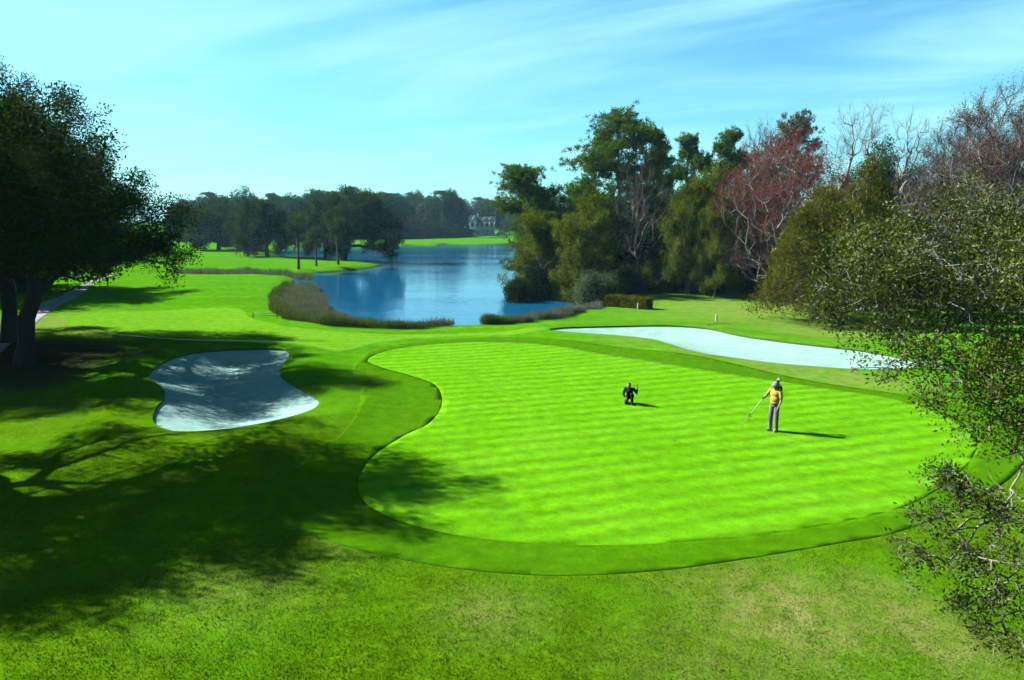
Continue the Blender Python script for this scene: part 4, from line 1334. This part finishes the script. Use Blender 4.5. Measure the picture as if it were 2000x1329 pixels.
# ------------------------------------------------------------------ people
def capsule_mesh(parts, voxel, name, smooth_it=4):
    """union of tapered limbs and ellipsoids, skinned over as one continuous surface"""
    bm = bmesh.new()
    for p in parts:
        if p[0] == 'c':
            _, a, ra, b_, rb = p
            a, b_ = Vector(a), Vector(b_)
            n = 6
            for i in range(n + 1):
                t = i / n
                q = bmesh.ops.create_icosphere(bm, subdivisions=2, radius=ra + (rb - ra) * t)
                bmesh.ops.translate(bm, verts=q['verts'], vec=a.lerp(b_, t))
        else:
            _, c, s, rz = p
            q = bmesh.ops.create_icosphere(bm, subdivisions=3, radius=1.0)
            bmesh.ops.transform(bm, matrix=Matrix.Translation(c) @ Matrix.Rotation(rz, 4, 'Z') @ Matrix.Diagonal((*s, 1)), verts=q['verts'])
    me = bpy.data.meshes.new(name); bm.to_mesh(me); bm.free()
    o = bpy.data.objects.new(name + '_build', me); COL.objects.link(o)
    md = o.modifiers.new('r', 'REMESH'); md.mode = 'VOXEL'; md.voxel_size = voxel
    sm = o.modifiers.new('s', 'SMOOTH'); sm.factor = 0.5; sm.iterations = smooth_it
    bpy.context.view_layer.update()
    dg = bpy.context.evaluated_depsgraph_get()
    out = bpy.data.meshes.new_from_object(o.evaluated_get(dg))
    out.name = name
    bpy.data.objects.remove(o)
    bpy.data.meshes.remove(me)
    for p in out.polygons: p.use_smooth = True
    return out


def hand(parts, wrist, knuckle, side, curl):
    """palm, four unequal bent fingers and a thumb"""
    w, k, s, c = Vector(wrist), Vector(knuckle), Vector(side).normalized(), Vector(curl).normalized()
    d = (k - w).normalized()
    for q in (-0.026, -0.009, 0.009, 0.026):
        parts.append(('c', w + s * q * 0.6, 0.015, k + s * q, 0.012))
    for q, ln in ((-0.028, 0.062), (-0.010, 0.076), (0.010, 0.072), (0.027, 0.055)):
        m_ = k + s * q + (d * 0.75 + c * 0.5) * ln * 0.5
        e_ = m_ + (d * 0.15 + c * 1.0) * ln * 0.5
        parts.append(('c', k + s * q, 0.0095, m_, 0.0088)); parts.append(('c', m_, 0.0088, e_, 0.0075))
    tb = w.lerp(k, 0.3) - s * 0.032
    tm = tb + (d * 0.7 - s * 0.5 + c * 0.3) * 0.038
    parts.append(('c', tb, 0.012, tm, 0.0105)); parts.append(('c', tm, 0.0105, tm + (d * 0.6 + c * 0.7) * 0.03, 0.0085))


def head(parts, c, f, up=(0, 0, 1)):
    """skull, jaw, nose, brow and ears; f = facing"""
    c, f = Vector(c), Vector(f).normalized()
    r_ = f.cross(Vector(up)).normalized()
    rz = math.atan2(f.y, f.x) - math.pi / 2
    parts.append(('e', c + Vector((0, 0, 0.015)) - f * 0.01, (0.074, 0.096, 0.098), rz))
    parts.append(('e', c + f * 0.022 + Vector((0, 0, -0.055)), (0.055, 0.066, 0.062), rz))
    parts.append(('c', c + f * 0.088 + Vector((0, 0, 0.012)), 0.010, c + f * 0.108 + Vector((0, 0, -0.022)), 0.014))
    parts.append(('c', c + f * 0.08 + r_ * 0.035 + Vector((0, 0, 0.022)), 0.014, c + f * 0.08 - r_ * 0.035 + Vector((0, 0, 0.022)), 0.014))
    parts.append(('c', c + f * 0.078 + r_ * 0.018 + Vector((0, 0, -0.055)), 0.010, c + f * 0.078 - r_ * 0.018 + Vector((0, 0, -0.055)), 0.010))
    for sgn in (-1, 1):
        parts.append(('c', c + r_ * 0.078 * sgn + Vector((0, 0, 0.015)), 0.014, c + r_ * 0.078 * sgn + Vector((0, 0, -0.025)), 0.010))


def eyes(parent, c, f, mat):
    c, f = Vector(c), Vector(f).normalized(); r_ = f.cross(Vector((0, 0, 1))).normalized()
    for sgn in (-1, 1):
        BM().sphere(c + f * 0.083 + r_ * 0.03 * sgn + Vector((0, 0, 0.0)), 0.009, seg=8).build('eye', mat, parent, True)


M['skin'] = plain('skin', (0.13, 0.075, 0.05), 0.55, 0.06, 20)
M['yellow'] = plain('yellow_shirt', (0.23, 0.175, 0.03), 0.85, 0.08, 18, 0.1)
M['trouser'] = plain('grey_trousers', (0.085, 0.088, 0.085), 0.9, 0.1, 18, 0.1)
M['cap'] = plain('pale_cap', (0.14, 0.15, 0.15), 0.85, 0.08, 20, 0.1)
M['belt'] = plain('dark_belt', (0.008, 0.007, 0.006), 0.5)
M['shoe'] = plain('white_shoes', (0.18, 0.19, 0.19), 0.5)
M['navy'] = plain('navy_shirt', (0.004, 0.006, 0.018), 0.9, 0.15, 18, 0.08)
M['black'] = plain('black_trousers', (0.004, 0.004, 0.005), 0.9, 0.15, 18, 0.08)
M['hair'] = plain('brown_hair', (0.014, 0.009, 0.005), 0.6, 0.3, 40)
M['eye'] = plain('dark_eyes', (0.006, 0.005, 0.005), 0.2)
M['pole'] = plain('flagstick_paint', (0.17, 0.18, 0.15), 0.4)
M['steel'] = plain('club_steel', (0.05, 0.055, 0.06), 0.3)
M['rubber'] = plain('club_grip', (0.006, 0.006, 0.006), 0.8)
M['ball'] = plain('ball_white', (0.19, 0.19, 0.18), 0.35)
M['stake'] = plain('white_stake', (0.17, 0.18, 0.17), 0.7)
M['darkwood'] = plain('dark_wood', (0.015, 0.012, 0.008), 0.8)


def standing_golfer():
    g = at(1510, 841); gz = float(ground_z(g[0], g[1])) + 0.012
    root = empty('person', (g[0], g[1], gz), R(131))
    tag(root, 'golfer in yellow shirt, grey trousers and pale cap holding the flagstick', 'person')
    f = (0.12, 1.0, 0)
    hc = (0.0, 0.03, 1.575)
    skin = []
    head(skin, hc, f)
    skin.append(('c', (0, 0.0, 1.40), 0.058, (0, 0.015, 1.50), 0.054))
    skin.append(('e', (0, 0, 1.22), (0.15, 0.095, 0.24), 0)); skin.append(('e', (0, 0, 0.95), (0.145, 0.1, 0.14), 0))
    skin += [('c', (-0.085, 0, 0.9), 0.082, (-0.095, 0.02, 0.5), 0.056), ('c', (-0.095, 0.02, 0.5), 0.056, (-0.10, -0.01, 0.09), 0.038),
             ('c', (0.085, 0, 0.9), 0.082, (0.11, 0.02, 0.5), 0.056), ('c', (0.11, 0.02, 0.5), 0.056, (0.12, -0.01, 0.09), 0.038)]
    # right arm out to the flagstick, left arm hanging in front
    hR = (0.36, 0.08, 1.10); eR = (0.33, -0.06, 1.17); sR = (0.185, 0.0, 1.38)
    hL = (-0.20, 0.16, 0.84); eL = (-0.235, 0.02, 1.10); sL = (-0.185, 0.0, 1.38)
    skin += [('c', sR, 0.055, eR, 0.042), ('c', eR, 0.042, hR, 0.028), ('c', sL, 0.055, eL, 0.042), ('c', eL, 0.042, hL, 0.028)]
    hand(skin, hR, (0.38, 0.13, 1.095), (0.1, 0, 1), (0.8, -0.5, 0))
    hand(skin, hL, (-0.19, 0.20, 0.765), (0, 1, 0.1), (1, 0, 0))
    body = obj('body', capsule_mesh(skin, 0.008, 'golfer_body', 2), M['skin'], root)
    eyes(root, hc, f, M['eye'])
    shirt = [('e', (0, 0.0, 1.29), (0.178, 0.115, 0.15), 0), ('e', (0, 0.012, 1.10), (0.168, 0.125, 0.16), 0), ('e', (0, 0.01, 0.99), (0.160, 0.12, 0.05), 0), ('c', (-0.17, 0, 1.375), 0.066, (0.17, 0, 1.375), 0.066), ('c', (0, 0, 1.40), 0.075, (0, 0.01, 1.445), 0.068),
             ('c', sR, 0.07, (0.29, -0.04, 1.24), 0.066), ('c', sL, 0.07, (-0.222, 0.015, 1.20), 0.066)]
    obj('shirt', capsule_mesh(shirt, 0.01, 'golfer_shirt', 3), M['yellow'], root)
    tro = [('e', (0, 0, 0.90), (0.162, 0.118, 0.10), 0), ('c', (-0.08, 0, 0.88), 0.098, (-0.095, 0.02, 0.5), 0.085), ('c', (-0.095, 0.02, 0.5), 0.085, (-0.10, 0.0, 0.085), 0.074),
           ('c', (0.08, 0, 0.88), 0.098, (0.11, 0.02, 0.5), 0.085), ('c', (0.11, 0.02, 0.5), 0.085, (0.12, 0.0, 0.085), 0.074)]
    obj('trousers', capsule_mesh(tro, 0.01, 'golfer_trousers', 3), M['trouser'], root)
    bl = BM()
    ring = [(0.166 * math.cos(a), 0.124 * math.sin(a), 0.965) for a in np.linspace(0, 2 * math.pi, 25)]
    bl.tube(ring, 0.018, 6); bl.build('belt', M['belt'], root, True)
    for sx in (-0.10, 0.12):
        sh = [('c', (sx, -0.05, 0.045), 0.042, (sx * 1.08, 0.13, 0.038), 0.036), ('c', (sx, -0.02, 0.07), 0.045, (sx, 0.03, 0.06), 0.045)]
        obj('shoe', capsule_mesh(sh, 0.008, 'golf_shoe', 2), M['shoe'], root)
    cp = capsule_mesh([('e', (0, 0.02, 1.64), (0.088, 0.108, 0.07), 0)], 0.008, 'cap_crown', 2)
    cap = obj('cap', cp, M['cap'], root)
    br = BM()
    pts = [(0.085 * math.cos(a) + 0.01, 0.085 + 0.10 * math.sin(a), 1.625 - 0.03 * math.sin(a)) for a in np.linspace(0, math.pi, 12)]
    br.poly(pts, (0, 0, 0.008)); br.build('brim', M['cap'], cap)
    hcp = capsule_mesh([('e', (0, 0.0, 1.585), (0.083, 0.098, 0.07), 0)], 0.008, 'hair_cap', 1)
    # hair shows only below the cap at the back
    bm = bmesh.new(); bm.from_mesh(hcp)
    bmesh.ops.delete(bm, geom=[v for v in bm.verts if v.co.y > -0.005], context='VERTS'); bm.to_mesh(hcp); bm.free()
    obj('hair', hcp, M['hair'], root)
    return root, Vector((g[0], g[1], gz))


g_root, gp = standing_golfer()
bpy.context.view_layer.update()
hand_w = g_root.matrix_world @ Vector((0.375, 0.115, 1.10))

# flagstick through the hand: foot on the green, top behind his head
foot = at(1443, 838); foot = Vector((foot[0], foot[1], float(ground_z(foot[0], foot[1])) + 0.03))
dirv = (hand_w - foot).normalized()
topp = foot + dirv * 2.22
fs = empty('flagstick', foot)
tag(fs, 'tilted white flagstick with checkered flag held by the yellow shirted golfer', 'flagstick')
BM().tube([(0, 0, 0), tuple(topp - foot)], 0.012, 8).build('pole', M['pole'], fs, True)
BM().tube([tuple(dirv * 0.52), tuple(dirv * 0.66)], 0.02, 8).build('band', M['rubber'], fs, True)
yl = plain('yellow_tab', (0.2, 0.19, 0.02), 0.6)
BM().box(tuple(dirv * 0.60 + Vector((0.05, -0.01, -0.05))), (0.07, 0.012, 0.05)).build('tab', yl, fs)
BM().sphere(tuple(topp - foot), 0.022, seg=8).build('finial', M['rubber'], fs, True)


def flag_mat():
    m, N, L, b_ = new_mat('checkered_cloth')
    uv = N.new('ShaderNodeUVMap'); uv.uv_map = 'UVMap'
    ck = N.new('ShaderNodeTexChecker'); ck.inputs['Scale'].default_value = 1.0
    ck.inputs['Color1'].default_value = (0.006, 0.006, 0.006, 1); ck.inputs['Color2'].default_value = (0.16, 0.16, 0.15, 1)
    L.new(uv.outputs[0], ck.inputs['Vector']); L.new(ck.outputs[0], b_.inputs['Base Color'])
    b_.inputs['Roughness'].default_value = 0.9; b_.inputs['Specular IOR Level'].default_value = 0.05
    return m


def flag():
    nu, nv = 13, 13
    V, F, UV = [], [], []
    a = topp - foot - dirv * 0.03
    for j in range(nv):
        for i in range(nu):
            u, v = i / (nu - 1), j / (nu - 1)
            # hangs limp from the pole's upper part: free edge falls straight down in folds
            root_ = a - dirv * 0.34 * v
            out = Vector((0.13 * u, -0.05 * math.sin(u * 7 + v * 2), -0.40 * u * (0.75 + 0.25 * u)))
            out.x += 0.03 * math.sin(u * 9) * (1 - 0.4 * v)
            V.append(root_ + out); UV.append((u * 4.0, v * 4.0))
    for j in range(nv - 1):
        for i in range(nu - 1):
            F.append((j * nu + i, j * nu + i + 1, (j + 1) * nu + i + 1, (j + 1) * nu + i))
    me = bpy.data.meshes.new('flag'); me.from_pydata(V, [], F)
    ul = me.uv_layers.new(name='UVMap')
    for lp in me.loops: ul.data[lp.index].uv = UV[lp.vertex_index]
    for p in me.polygons: p.use_smooth = True
    o_ = obj('flag', me, flag_mat(), fs)
    sd = o_.modifiers.new('t', 'SOLIDIFY'); sd.thickness = 0.003


flag()


def crouching_golfer():
    g = at(1229, 788); gz = float(ground_z(g[0], g[1])) + 0.012
    root = empty('person', (g[0], g[1], gz), R(165))
    root.scale = (0.93, 0.93, 0.93)
    tag(root, 'crouching golfer in navy shirt and black trousers reading the putt', 'person')
    f = (0.25, 1.0, -0.1)
    hc = (0.02, 0.12, 0.80)
    hipL, hipR = (-0.09, -0.16, 0.30), (0.09, -0.16, 0.27)
    knL, knR = (-0.13, 0.24, 0.46), (0.12, 0.16, 0.075)
    anL, anR = (-0.12, 0.06, 0.09), (0.12, -0.26, 0.075)
    sL, sR = (-0.17, 0.02, 0.64), (0.17, 0.02, 0.64)
    eL, hL = (-0.31, 0.13, 0.50), (-0.315, 0.17, 0.715)      # his left arm bent up on the putter
    eR, hR = (0.25, 0.08, 0.42), (0.13, 0.21, 0.30)
    sk = []
    head(sk, hc, f)
    sk += [('c', (0, 0.03, 0.64), 0.056, (0.01, 0.09, 0.73), 0.052), ('c', (0, -0.13, 0.34), 0.12, (0, 0.0, 0.58), 0.13),
           ('c', hipL, 0.085, knL, 0.058), ('c', knL, 0.056, anL, 0.04), ('c', hipR, 0.085, knR, 0.058), ('c', knR, 0.056, anR, 0.04),
           ('c', sL, 0.052, eL, 0.042), ('c', eL, 0.040, hL, 0.028), ('c', sR, 0.052, eR, 0.042), ('c', eR, 0.040, hR, 0.028)]
    hand(sk, hL, (-0.325, 0.19, 0.77), (0, 1, 0.2), (-0.6, 0.6, 0))
    hand(sk, hR, (0.10, 0.27, 0.27), (0, 0.4, 1), (-0.6, 0, -0.6))
    obj('body', capsule_mesh(sk, 0.008, 'croucher_body', 2), M['skin'], root)
    eyes(root, hc, f, M['eye'])
    shirt = [('c', (0, -0.14, 0.36), 0.145, (0, 0.0, 0.56), 0.150), ('c', (-0.155, 0.015, 0.635), 0.068, (0.155, 0.015, 0.635), 0.068), ('c', (0, 0.02, 0.63), 0.075, (0.005, 0.05, 0.685), 0.066),
             ('c', sL, 0.068, eL, 0.055), ('c', eL, 0.052, (-0.314, 0.155, 0.64), 0.046), ('c', sR, 0.068, eR, 0.055), ('c', eR, 0.052, (0.18, 0.18, 0.34), 0.044)]
    obj('shirt', capsule_mesh(shirt, 0.01, 'croucher_shirt', 3), M['navy'], root)
    tro = [('c', (-0.05, -0.17, 0.29), 0.13, (0.05, -0.17, 0.27), 0.13), ('c', hipL, 0.098, knL, 0.075), ('c', knL, 0.075, anL, 0.062), ('c', hipR, 0.098, knR, 0.074), ('c', knR, 0.073, anR, 0.062)]
    obj('trousers', capsule_mesh(tro, 0.01, 'croucher_trousers', 3), M['black'], root)
    for a, b_ in (((-0.12, 0.02, 0.045), (-0.13, 0.22, 0.036)), ((0.12, -0.24, 0.09), (0.12, -0.28, 0.04))):
        obj('shoe', capsule_mesh([('c', a, 0.044, b_, 0.036)], 0.008, 'dark_shoe', 2), M['rubber'], root)
    hm = capsule_mesh([('e', (0.015, 0.10, 0.835), (0.084, 0.104, 0.092), -0.25)], 0.008, 'croucher_hair', 1)
    bm = bmesh.new(); bm.from_mesh(hm)
    bmesh.ops.delete(bm, geom=[v for v in bm.verts if v.co.y > 0.15 and v.co.z < 0.875], context='VERTS'); bm.to_mesh(hm); bm.free()
    obj('hair', hm, M['hair'], root)
    bpy.context.view_layer.update()
    h = root.matrix_world @ Vector((-0.345, 0.21, 0.76))
    return h, gz


h2, gz2 = crouching_golfer()
pt = empty('putter', (h2.x + 0.02, h2.y - 0.01, gz2))
tag(pt, 'upright putter in the hand of the crouching golfer', 'golf club')
BM().tube([(0, 0, 0.02), (-0.012, 0.004, 0.55)], 0.0055, 6).build('shaft', M['steel'], pt, True)
BM().tube([(-0.012, 0.004, 0.55), (-0.02, 0.008, 0.86)], 0.014, 8).build('grip', M['rubber'], pt, True)
BM().box((0.04, 0, 0.014), (0.11, 0.028, 0.026), bevel=0.004).build('club_head', M['steel'], pt)


def ball(px, py, label):
    g = at(px, py)
    o_ = BM().sphere((0, 0, 0.0215), 0.0215, seg=14).build('golf_ball', M['ball'], None, True)
    o_.location = (g[0], g[1], float(ground_z(g[0], g[1])) + 0.012)
    tag(o_, label, 'golf ball')


ball(1511, 846, 'white golf ball lying at the feet of the yellow shirted golfer')

# the hole: a flat black disc paints the shade inside it, nothing is cut
g = at(1317, 861)
hz = float(ground_z(g[0], g[1])) + 0.012
hole = empty('golf_hole', (g[0], g[1], hz)); tag(hole, 'round hole in the putting green between the golfers, its inner shade a dark disc', 'hole')
hb = BM(); hb.tube([(0, 0, 0.002), (0, 0, 0.0045)], 0.054, 20); hb.build('shade_disc', M['rubber'], hole)
rb = BM(); rb.tube([(0.056 * math.cos(a), 0.056 * math.sin(a), 0.003) for a in np.linspace(0, 2 * math.pi, 21)], 0.004, 5); rb.build('rim', M['soil'], hole)


# ------------------------------------------------------------------ small course furniture
def stake(px, py, hpx, label):
    g = at(px, py); z = float(ground_z(g[0], g[1]))
    h_ = hpx / FPX * g[1]
    e = empty('marker_post', (g[0], g[1], z - 0.02)); tag(e, label, 'post', 'white marker posts')
    w_ = 0.055
    b1 = BM(); b1.box((0, 0, h_ * 0.47), (w_ * 2, w_ * 2, h_ * 0.94), 0.4, 0.012); b1.build('post', M['stake'], e)
    b2 = BM(); b2.tube([(0, 0, h_ * 0.94), (0, 0, h_ * 1.0)], [w_ * 1.25, w_ * 0.4], 8); b2.build('cap', M['stake'], e)


stake(1399, 628, 15, 'white marker post standing alone on the tan lawn behind the bunker')
stake(1214, 598, 15, 'white marker post at the left end of the clipped hedge')
stake(1246, 604, 13, 'white marker post in front of the clipped hedge')


def rake(px, py, ang, label):
    g = at(px, py); z = float(ground_z(g[0], g[1])) + 0.05
    e = empty('bunker_rake', (g[0], g[1], z), R(ang)); tag(e, label, 'rake')
    BM().tube([(0, 0, 0.03), (0.8, 0.03, 0.05), (1.6, 0, 0.03)], 0.018, 6).build('handle', M['darkwood'], e, True)
    BM().box((0, 0, 0.03), (0.04, 0.55, 0.04), bevel=0.008).build('head', M['darkwood'], e)
    for i in range(9):
        BM().tube([(0, -0.24 + i * 0.06, 0.02), (-0.02, -0.24 + i * 0.06, -0.05)], [0.01, 0.005], 5).build('tine', M['darkwood'], e)


rake(585, 760, 25, 'rake lying on the right rim of the shaded bunker')
rake(1383, 643, 15, 'rake lying on the far rim of the sunlit bunker')
rake(1668, 724, 5, 'rake lying on the near rim of the sunlit bunker')

# low rail by the marsh
g = at(500, 622); z = float(ground_z(g[0], g[1]))
e = empty('low_rail', (g[0], g[1], z)); tag(e, 'low dark rail and post on the lawn beside the marsh', 'rail')
for x in (-0.2, 1.55):
    BM().box((x, 0, 0.2), (0.06, 0.06, 0.46), bevel=0.01).build('post', M['darkwood'], e)
for zz in (0.16, 0.34):
    BM().tube([(-0.2, 0, zz), (1.55, 0.02, zz + 0.02)], 0.022, 6).build('rail', M['darkwood'], e, True)


# clipped hedge at the edge of the wood
def hedge():
    r = np.random.default_rng(601)
    a = at(1190, 596); c = at(1266, 604)
    L_ = float(np.linalg.norm(c - a)); ang = math.atan2(c[1] - a[1], c[0] - a[0])
    e = empty('hedge', (*(0.5 * (a + c))[:2], float(ground_z(*(0.5 * (a + c))[:2]))), ang)
    tag(e, 'low clipped hedge at the edge of the wood', 'hedge')
    n = 9000
    u = r.random((n, 3)); face = r.integers(0, 5, n)
    x = (u[:, 0] - 0.5) * L_; y = (u[:, 1] - 0.5) * 0.9; zq = u[:, 2] * 0.85
    y = np.where(face == 0, -0.45, np.where(face == 1, 0.45, y)); zq = np.where(face == 2, 0.85 + 0.06 * np.sin(x * 4), zq)
    x = np.where(face == 3, L_ / 2, np.where(face == 4, -L_ / 2, x))
    Pb = np.column_stack([x, y, zq]) + r.normal(size=(n, 3)) * 0.05
    D = rand_dirs(n, r); S = unit(np.cross(D, rand_dirs(n, r))); Ln = 0.09 + 0.08 * r.random(n)
    me = mesh_np('hedge_leaves', *quads(Pb, D, S, Ln, Ln * 0.55)); me.materials.append(M['cedar'])
    q = obj('foliage', me, None, e); q['kind'] = 'stuff'
    st = BM()
    for i in range(5): st.tube([((i / 4 - 0.5) * L_ * 0.9, 0, -0.05), ((i / 4 - 0.5) * L_ * 0.9 + 0.05, 0.03, 0.75)], 0.03, 5)
    st.build('stems', M['bark_oak'], e)['kind'] = 'stuff'


hedge()

# ------------------------------------------------------------------ houses and cars
M['white'] = plain('white_siding', (0.32, 0.36, 0.39), 0.7, 0.06, 1.0)
M['cream'] = plain('cream_siding', (0.36, 0.34, 0.24), 0.7, 0.06, 1.0)
M['roof'] = plain('grey_shingles', (0.018, 0.022, 0.027), 0.9, 0.3, 2.0, 0.0)
M['glass'] = plain('window_glass', (0.01, 0.018, 0.028), 0.1, 0.1, 1.0, 0.6)
M['carpaint'] = plain('white_car_paint', (0.17, 0.18, 0.18), 0.25, 0.03, 1.0, 0.5)
M['tyre'] = plain('tyre_rubber', (0.006, 0.006, 0.006), 0.8)
M['chrome'] = plain('wheel_rim', (0.08, 0.08, 0.085), 0.35)


def lake_house():
    g = at(942, 461)
    e = empty('lake_house', (g[0], g[1], float(ground_z(g[0], g[1])) - 0.05), R(4)); tag(e, 'white two storey house with columned porch and stairs across the lake', 'house')
    W_, D_, z1, z2 = 10.8, 8.0, 3.0, 6.0
    BM().box((0, 4, z1 / 2), (W_ - 1, D_, z1)).build('lower_wall', M['white'], e)
    BM().box((0, 4, (z1 + z2) / 2 + 0.01), (W_ - 0.4, D_ - 0.2, z2 - z1)).build('upper_wall', M['white'], e)
    rf = BM(); rf.poly([(-W_ / 2 - 0.5, -1.4, z2 - 0.25), (-W_ / 2 - 0.5, 4, z2 + 2.3), (-W_ / 2 - 0.5, 8.4, z2 - 0.1)], (W_ + 1.0, 0, 0)); roof = rf.build('roof', M['roof'], e)
    gb = BM(); gb.poly([(-4.9, -1.2, z2 - 0.1), (-3.3, -1.2, z2 + 2.7), (-1.7, -1.2, z2 - 0.1)], (0, 5, 0)); gb.build('gable', M['white'], roof)
    BM().box((-1.8, 4.5, z2 + 2.6), (0.9, 0.9, 1.8)).build('chimney', M['white'], roof)
    for dx in (1.2, 3.6):
        d_ = BM(); d_.poly([(dx - 0.8, 0.4, z2 + 0.35), (dx - 0.8, 0.4, z2 + 1.2), (dx, 0.4, z2 + 1.8), (dx + 0.8, 0.4, z2 + 1.2), (dx + 0.8, 0.4, z2 + 0.35)], (0, 3, 0)); d_.build('dormer', M['white'], roof)
    BM().box((0, -0.9, z1 - 0.02), (W_, 2.0, 0.22)).build('porch_floor', M['white'], e)
    for i in range(6):
        x = -W_ / 2 + 0.25 + i * (W_ - 0.5) / 5
        BM().tube([(x, -1.75, z1 + 0.1), (x, -1.75, z2 - 0.2)], 0.16, 8).build('column', M['white'], e, True)
        BM().tube([(x, -1.75, 0), (x, -1.75, z1 - 0.14)], 0.20, 8).build('pier', M['white'], e, True)
    for i in range(5):
        x = -W_ / 2 + 1.3 + i * 2.05
        w_ = BM(); w_.box((x, -0.16, z1 + 1.55), (1.25, 0.12, 1.7)); wn = w_.build('window', M['white'], e)
        BM().box((x, -0.235, z1 + 1.55), (1.0, 0.04, 1.45)).build('pane', M['glass'], wn)
        BM().box((x, -0.04, z1 / 2), (1.0, 0.1, 1.5)).build('lower_window', M['glass'], e)
    rl = BM(); rl.box((0, -1.85, z1 + 1.0), (W_, 0.08, 0.1)); rl.build('railing', M['white'], e)
    for sgn, x0 in ((-1, -2.0), (1, 2.0)):
        for k in range(10):
            BM().box((x0 + sgn * 0.27 * k, -2.3, z1 - 0.25 - k * 0.29), (0.5, 1.0, 0.12)).build('stair', M['white'], e)


lake_house()


def small_house(px, py, wpx, hpx, dist, label, mat):
    g = P(px, py, dist)
    x, y = g[0], dist
    w_ = wpx / FPX * dist; h_ = hpx / FPX * dist
    e = empty('cottage', (x, y, float(ground_z(x, y)) - 0.05)); tag(e, label, 'house')
    BM().box((0, 2.5, h_ * 0.32), (w_, 5, h_ * 0.64)).build('wall', mat, e)
    rf = BM(); rf.poly([(-w_ * 0.58, -0.4, h_ * 0.62), (0, -0.4, h_), (w_ * 0.58, -0.4, h_ * 0.62)], (0, 5.8, 0)); rf.build('roof', mat, e)
    for s in (-0.25, 0.25):
        wn = BM().box((s * w_, -0.03, h_ * 0.36), (w_ * 0.2, 0.1, h_ * 0.24)).build('window', M['white'], e)
        BM().box((s * w_, -0.1, h_ * 0.36), (w_ * 0.15, 0.06, h_ * 0.19)).build('pane', M['glass'], wn)
    BM().box((0, -0.03, h_ * 0.2), (w_ * 0.16, 0.08, h_ * 0.4)).build('door', M['roof'], e)


small_house(897, 455, 24, 26, 296, 'small cream gabled cottage left of the white lake house', M['cream'])
small_house(1135, 540, 80, 60, 104, 'cream cottage glimpsed through the trees beyond the grey green shrub', M['cream'])


def car(x, y, rz, label):
    e = empty('parked_car', (x, y, float(ground_z(x, y))), rz); tag(e, label, 'car')
    prof = [(-2.2, 0.35), (-2.25, 0.75), (-2.0, 0.95), (-1.45, 1.0), (-0.85, 1.42), (0.65, 1.45), (1.35, 1.0), (2.1, 0.86), (2.25, 0.6), (2.2, 0.35)]
    b_ = BM(); b_.poly([(u, -0.86, v) for u, v in prof], (0, 1.72, 0)); b_.build('body', M['carpaint'], e)
    for s in (-0.875, 0.875):
        for pr in ([(-1.2, 1.03), (-0.78, 1.36), (-0.1, 1.38), (-0.1, 1.03)], [(-0.02, 1.03), (-0.02, 1.38), (0.6, 1.38), (1.1, 1.03)]):
            BM().poly([(u, s - 0.01, v) for u, v in pr], (0, 0.02, 0)).build('window', M['glass'], e)
        for u in (-1.4, 1.4):
            wh = BM().tube([(u, s - 0.1, 0.33), (u, s + 0.06, 0.33)], 0.33, 14).build('wheel', M['tyre'], e, True)
            BM().tube([(u, s - 0.08, 0.33), (u, s + 0.075, 0.33)], 0.2, 12).build('rim', M['chrome'], wh)
    for s in (-0.6, 0.6):
        BM().box((2.24, s, 0.68), (0.06, 0.32, 0.14), bevel=0.02).build('headlight', M['chrome'], e)


g = P(1352, 555, 97); car(g[0], 97, R(8), 'white car half hidden in the shade of the wood')
g = at(980, 460); car(g[0], g[1], R(-10), 'white car parked right of the lake house')

# ------------------------------------------------------------------ air
hz_ = BM(); hz_.box((0, 800, 13), (2900, 2300, 34)); haze = hz_.build('haze', None)
m = bpy.data.materials.new('haze_air'); m.use_nodes = True
N, L = m.node_tree.nodes, m.node_tree.links
N.remove(N['Principled BSDF'])
pv = N.new('ShaderNodeVolumePrincipled'); pv.inputs['Color'].default_value = (0.33, 0.72, 1.0, 1); pv.inputs['Density'].default_value = 0.00008; pv.inputs['Anisotropy'].default_value = 0.0
L.new(pv.outputs[0], N['Material Output'].inputs['Volume'])
haze.data.materials.append(m)
tag(haze, 'thin bluish haze in the air over the course', 'haze', kind='stuff')
